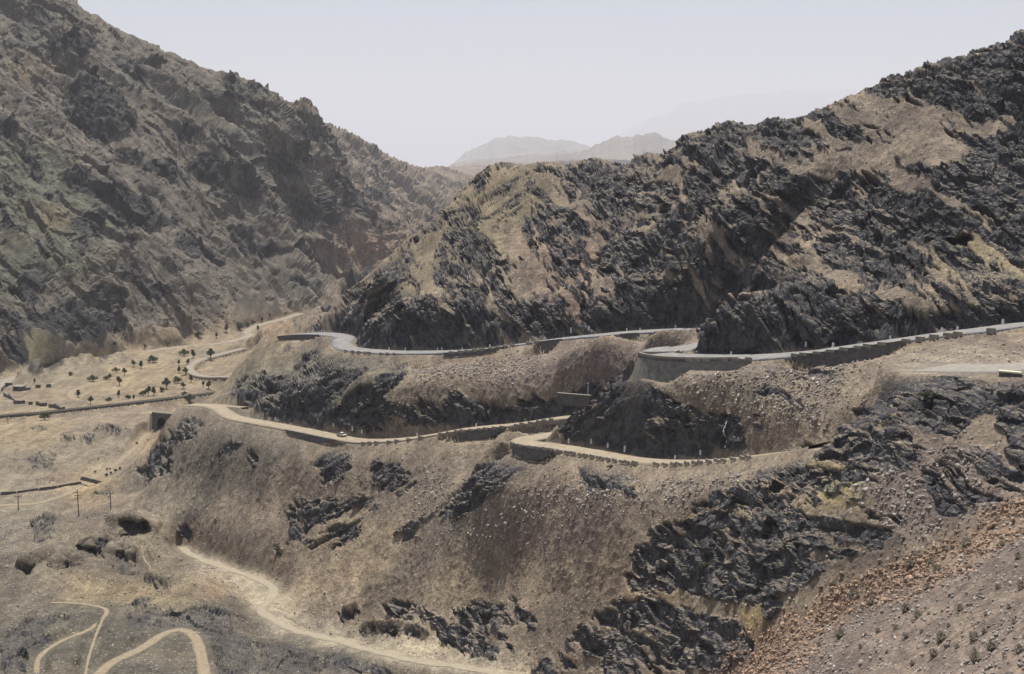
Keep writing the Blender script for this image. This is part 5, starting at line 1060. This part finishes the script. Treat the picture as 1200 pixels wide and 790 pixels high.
mid = lookup(blur((poly_mask([(640,560),(760,540),(760,590),(700,600),(560,640),(520,620)]) | poly_mask([(820,440),(900,440),(1000,420),(960,500),(880,500),(780,455)]) | poly_mask([(780,548),(900,545),(860,580),(770,600)]) | poly_mask([(1000,560),(1110,525),(1190,540),(1150,590),(1040,650)]) | poly_mask([(480,424),(640,408),(600,450),(500,445)]) | poly_mask([(540,560),(480,610),(500,560)])).astype(float), 4), UB, VB)*(1 - rkn)*RWB*(DB > 180)*(DB < 500)
stone_field('pale_scree', M['grey_stone'], mid, 9000, .18, .85, 'pale loose stones strewn over the scree slopes', 5)
allm = (1 - rkn)*RWB*(1 - far)*(DB > 180)*(DB < 520)*((UB > -20) & (UB < 1220) & (VB < 810))
stone_field('scattered_stones', M['grey_stone'], allm, 14000, .16, .62, 'sparse small stones scattered over the soil slopes', 6)

# ------------------------------------------------------------------ distant ranges
def range_mesh(name, sil, D0, wdt, seed, label, base=-150):
    us = np.linspace(sil[0][0], sil[-1][0], 420); top = np.interp(us, [p[0] for p in sil], [p[1] for p in sil]); top = top + 7*fbm(np.c_[us/26., us*0 + seed, us*0].astype(np.float32), 5, .55) + 2*fbm(np.c_[us/7., us*0 + seed, us*0].astype(np.float32), 2); a, q = azq(us, top)
    rows = np.linspace(-1, 1, 60); Vv = []
    for t in rows:
        D = D0 + t*wdt; env = max(0.0, 1 - abs(t))**1.15; h = base + (q*D0 - base)*env
        p = np.c_[D*np.sin(a), D*np.cos(a), h]
        nz = fbm((p/np.array([wdt*.22]*3) + seed).astype(np.float32), 5, .5, ridge=True); rel = (q*D0 - base)*.26*(4*env*(1 - env) + .12*env)
        p[:, 2] += (nz - .45)*rel; Vv.append(p)
    V = np.stack(Vv, 1); n, k = V.shape[:2]; i = (np.arange(n-1)[:, None]*k + np.arange(k-1)[None]); f = np.stack([i, i+k, i+k+1, i+1], -1).reshape(-1, 4)
    o = add_mesh(name, V.reshape(-1, 3), f, M['hazy_hill']); tag(o, label, 'hills', kind='structure')
range_mesh('hills', [(440,232),(470,205),(500,200),(530,192),(552,187),(600,183),(640,180),(690,176),(705,166),(722,160),(745,157),(770,158),(790,164),(830,182),(900,215)], 11500, 3200, 3.1, 'bluish hazy hills beyond the gorge, the nearest of the ranges')
range_mesh('hills', [(455,240),(480,216),(510,207),(540,205),(570,201),(610,197),(660,193),(720,190),(800,205)], 7600, 1500, 5.5, 'low grey ridges at the mouth of the gorge')
range_mesh('hills', [(430,226),(520,200),(548,178),(570,168),(585,159),(600,158),(625,160),(650,162),(680,168),(720,175),(800,190),(900,220)], 20000, 5000, 7.7, 'paler hazy range with two low summits behind')
range_mesh('hills', [(640,226),(690,180),(720,160),(760,140),(800,122),(850,114),(900,108),(950,104),(1000,102),(1100,130),(1250,180)], 46000, 8000, 12.3, 'faintest blue range, almost lost in the haze')
n = 96; ring = [5600, 9000, 16000, 30000, 44000]; V = []; f = []
for r_ in ring:
    for k in range(n):
        t = -R(60) + R(120)*k/(n-1); V.append((r_*math.sin(t), r_*math.cos(t), -155.0))
for j in range(len(ring)-1):
    for k in range(n-1): f.append((j*n+k, j*n+k+1, (j+1)*n+k+1, (j+1)*n+k))
tag(add_mesh('plain', np.array(V), np.array(f), M['hazy_hill']), 'far dusty plain under the distant ranges', 'plain', kind='structure')
print('things', time.time() - T0)

SUN_E, SKY_E, HAZE, EXPO, DENOISE = 5.3, 0.084, 5.6e-5, 0.07, True
# ------------------------------------------------------------------ light, sky, air
SUN_DIR = Vector((.0, .36, .93)).normalized()
elev = math.asin(SUN_DIR.z); azs = math.atan2(SUN_DIR.x, SUN_DIR.y)
sun = bpy.data.lights.new('sun', 'SUN'); sun.energy = SUN_E; sun.angle = R(.5); sun.color = (1, .965, .91)
so = bpy.data.objects.new('sun', sun); COL.objects.link(so); so.rotation_euler = (-SUN_DIR).to_track_quat('-Z', 'Y').to_euler()
world = bpy.data.worlds.new('World'); scene.world = world; world.use_nodes = True
wt = world.node_tree; bg = wt.nodes['Background']; bg.inputs[1].default_value = SKY_E
sky = wt.nodes.new('ShaderNodeTexSky'); sky.sky_type = 'NISHITA'; sky.sun_disc = False; sky.sun_elevation = elev; sky.sun_rotation = azs
sky.air_density = 1.0; sky.dust_density = 2.2; sky.ozone_density = 1.0; sky.altitude = 600
wt.links.new(sky.outputs[0], bg.inputs[0])
hm = bpy.data.materials.new('haze'); hm.use_nodes = True; ht = hm.node_tree
ht.nodes.remove(ht.nodes['Principled BSDF'])
pv = ht.nodes.new('ShaderNodeVolumePrincipled'); pv.inputs['Density'].default_value = HAZE; pv.inputs['Color'].default_value = (.94, .945, 1.0, 1); pv.inputs['Anisotropy'].default_value = .25
ht.links.new(pv.outputs[0], ht.nodes['Material Output'].inputs['Volume'])
bm = bmesh.new(); bmesh.ops.create_cube(bm, size=1); me = bpy.data.meshes.new('haze'); bm.to_mesh(me); bm.free(); me.materials.append(hm)
hz = bpy.data.objects.new('haze', me); COL.objects.link(hz); hz.scale = (96000, 100000, 2900); hz.location = (0, 40000, -175 + 1450); tag(hz, 'pale haze filling the gorge and veiling the distant ranges', 'haze', kind='stuff')
scene.view_settings.view_transform = 'Standard'; scene.view_settings.look = 'None'; scene.view_settings.gamma = 1; scene.view_settings.exposure = EXPO
scene.view_settings.use_curve_mapping = False
scene.cycles.max_bounces = 4; scene.cycles.diffuse_bounces = 2; scene.cycles.glossy_bounces = 1; scene.cycles.transmission_bounces = 1; scene.cycles.volume_bounces = 1; scene.cycles.transparent_max_bounces = 4
scene.cycles.sample_clamp_direct = 4; scene.cycles.sample_clamp_indirect = 2
scene.cycles.use_denoising = DENOISE
print('total script', time.time() - T0)
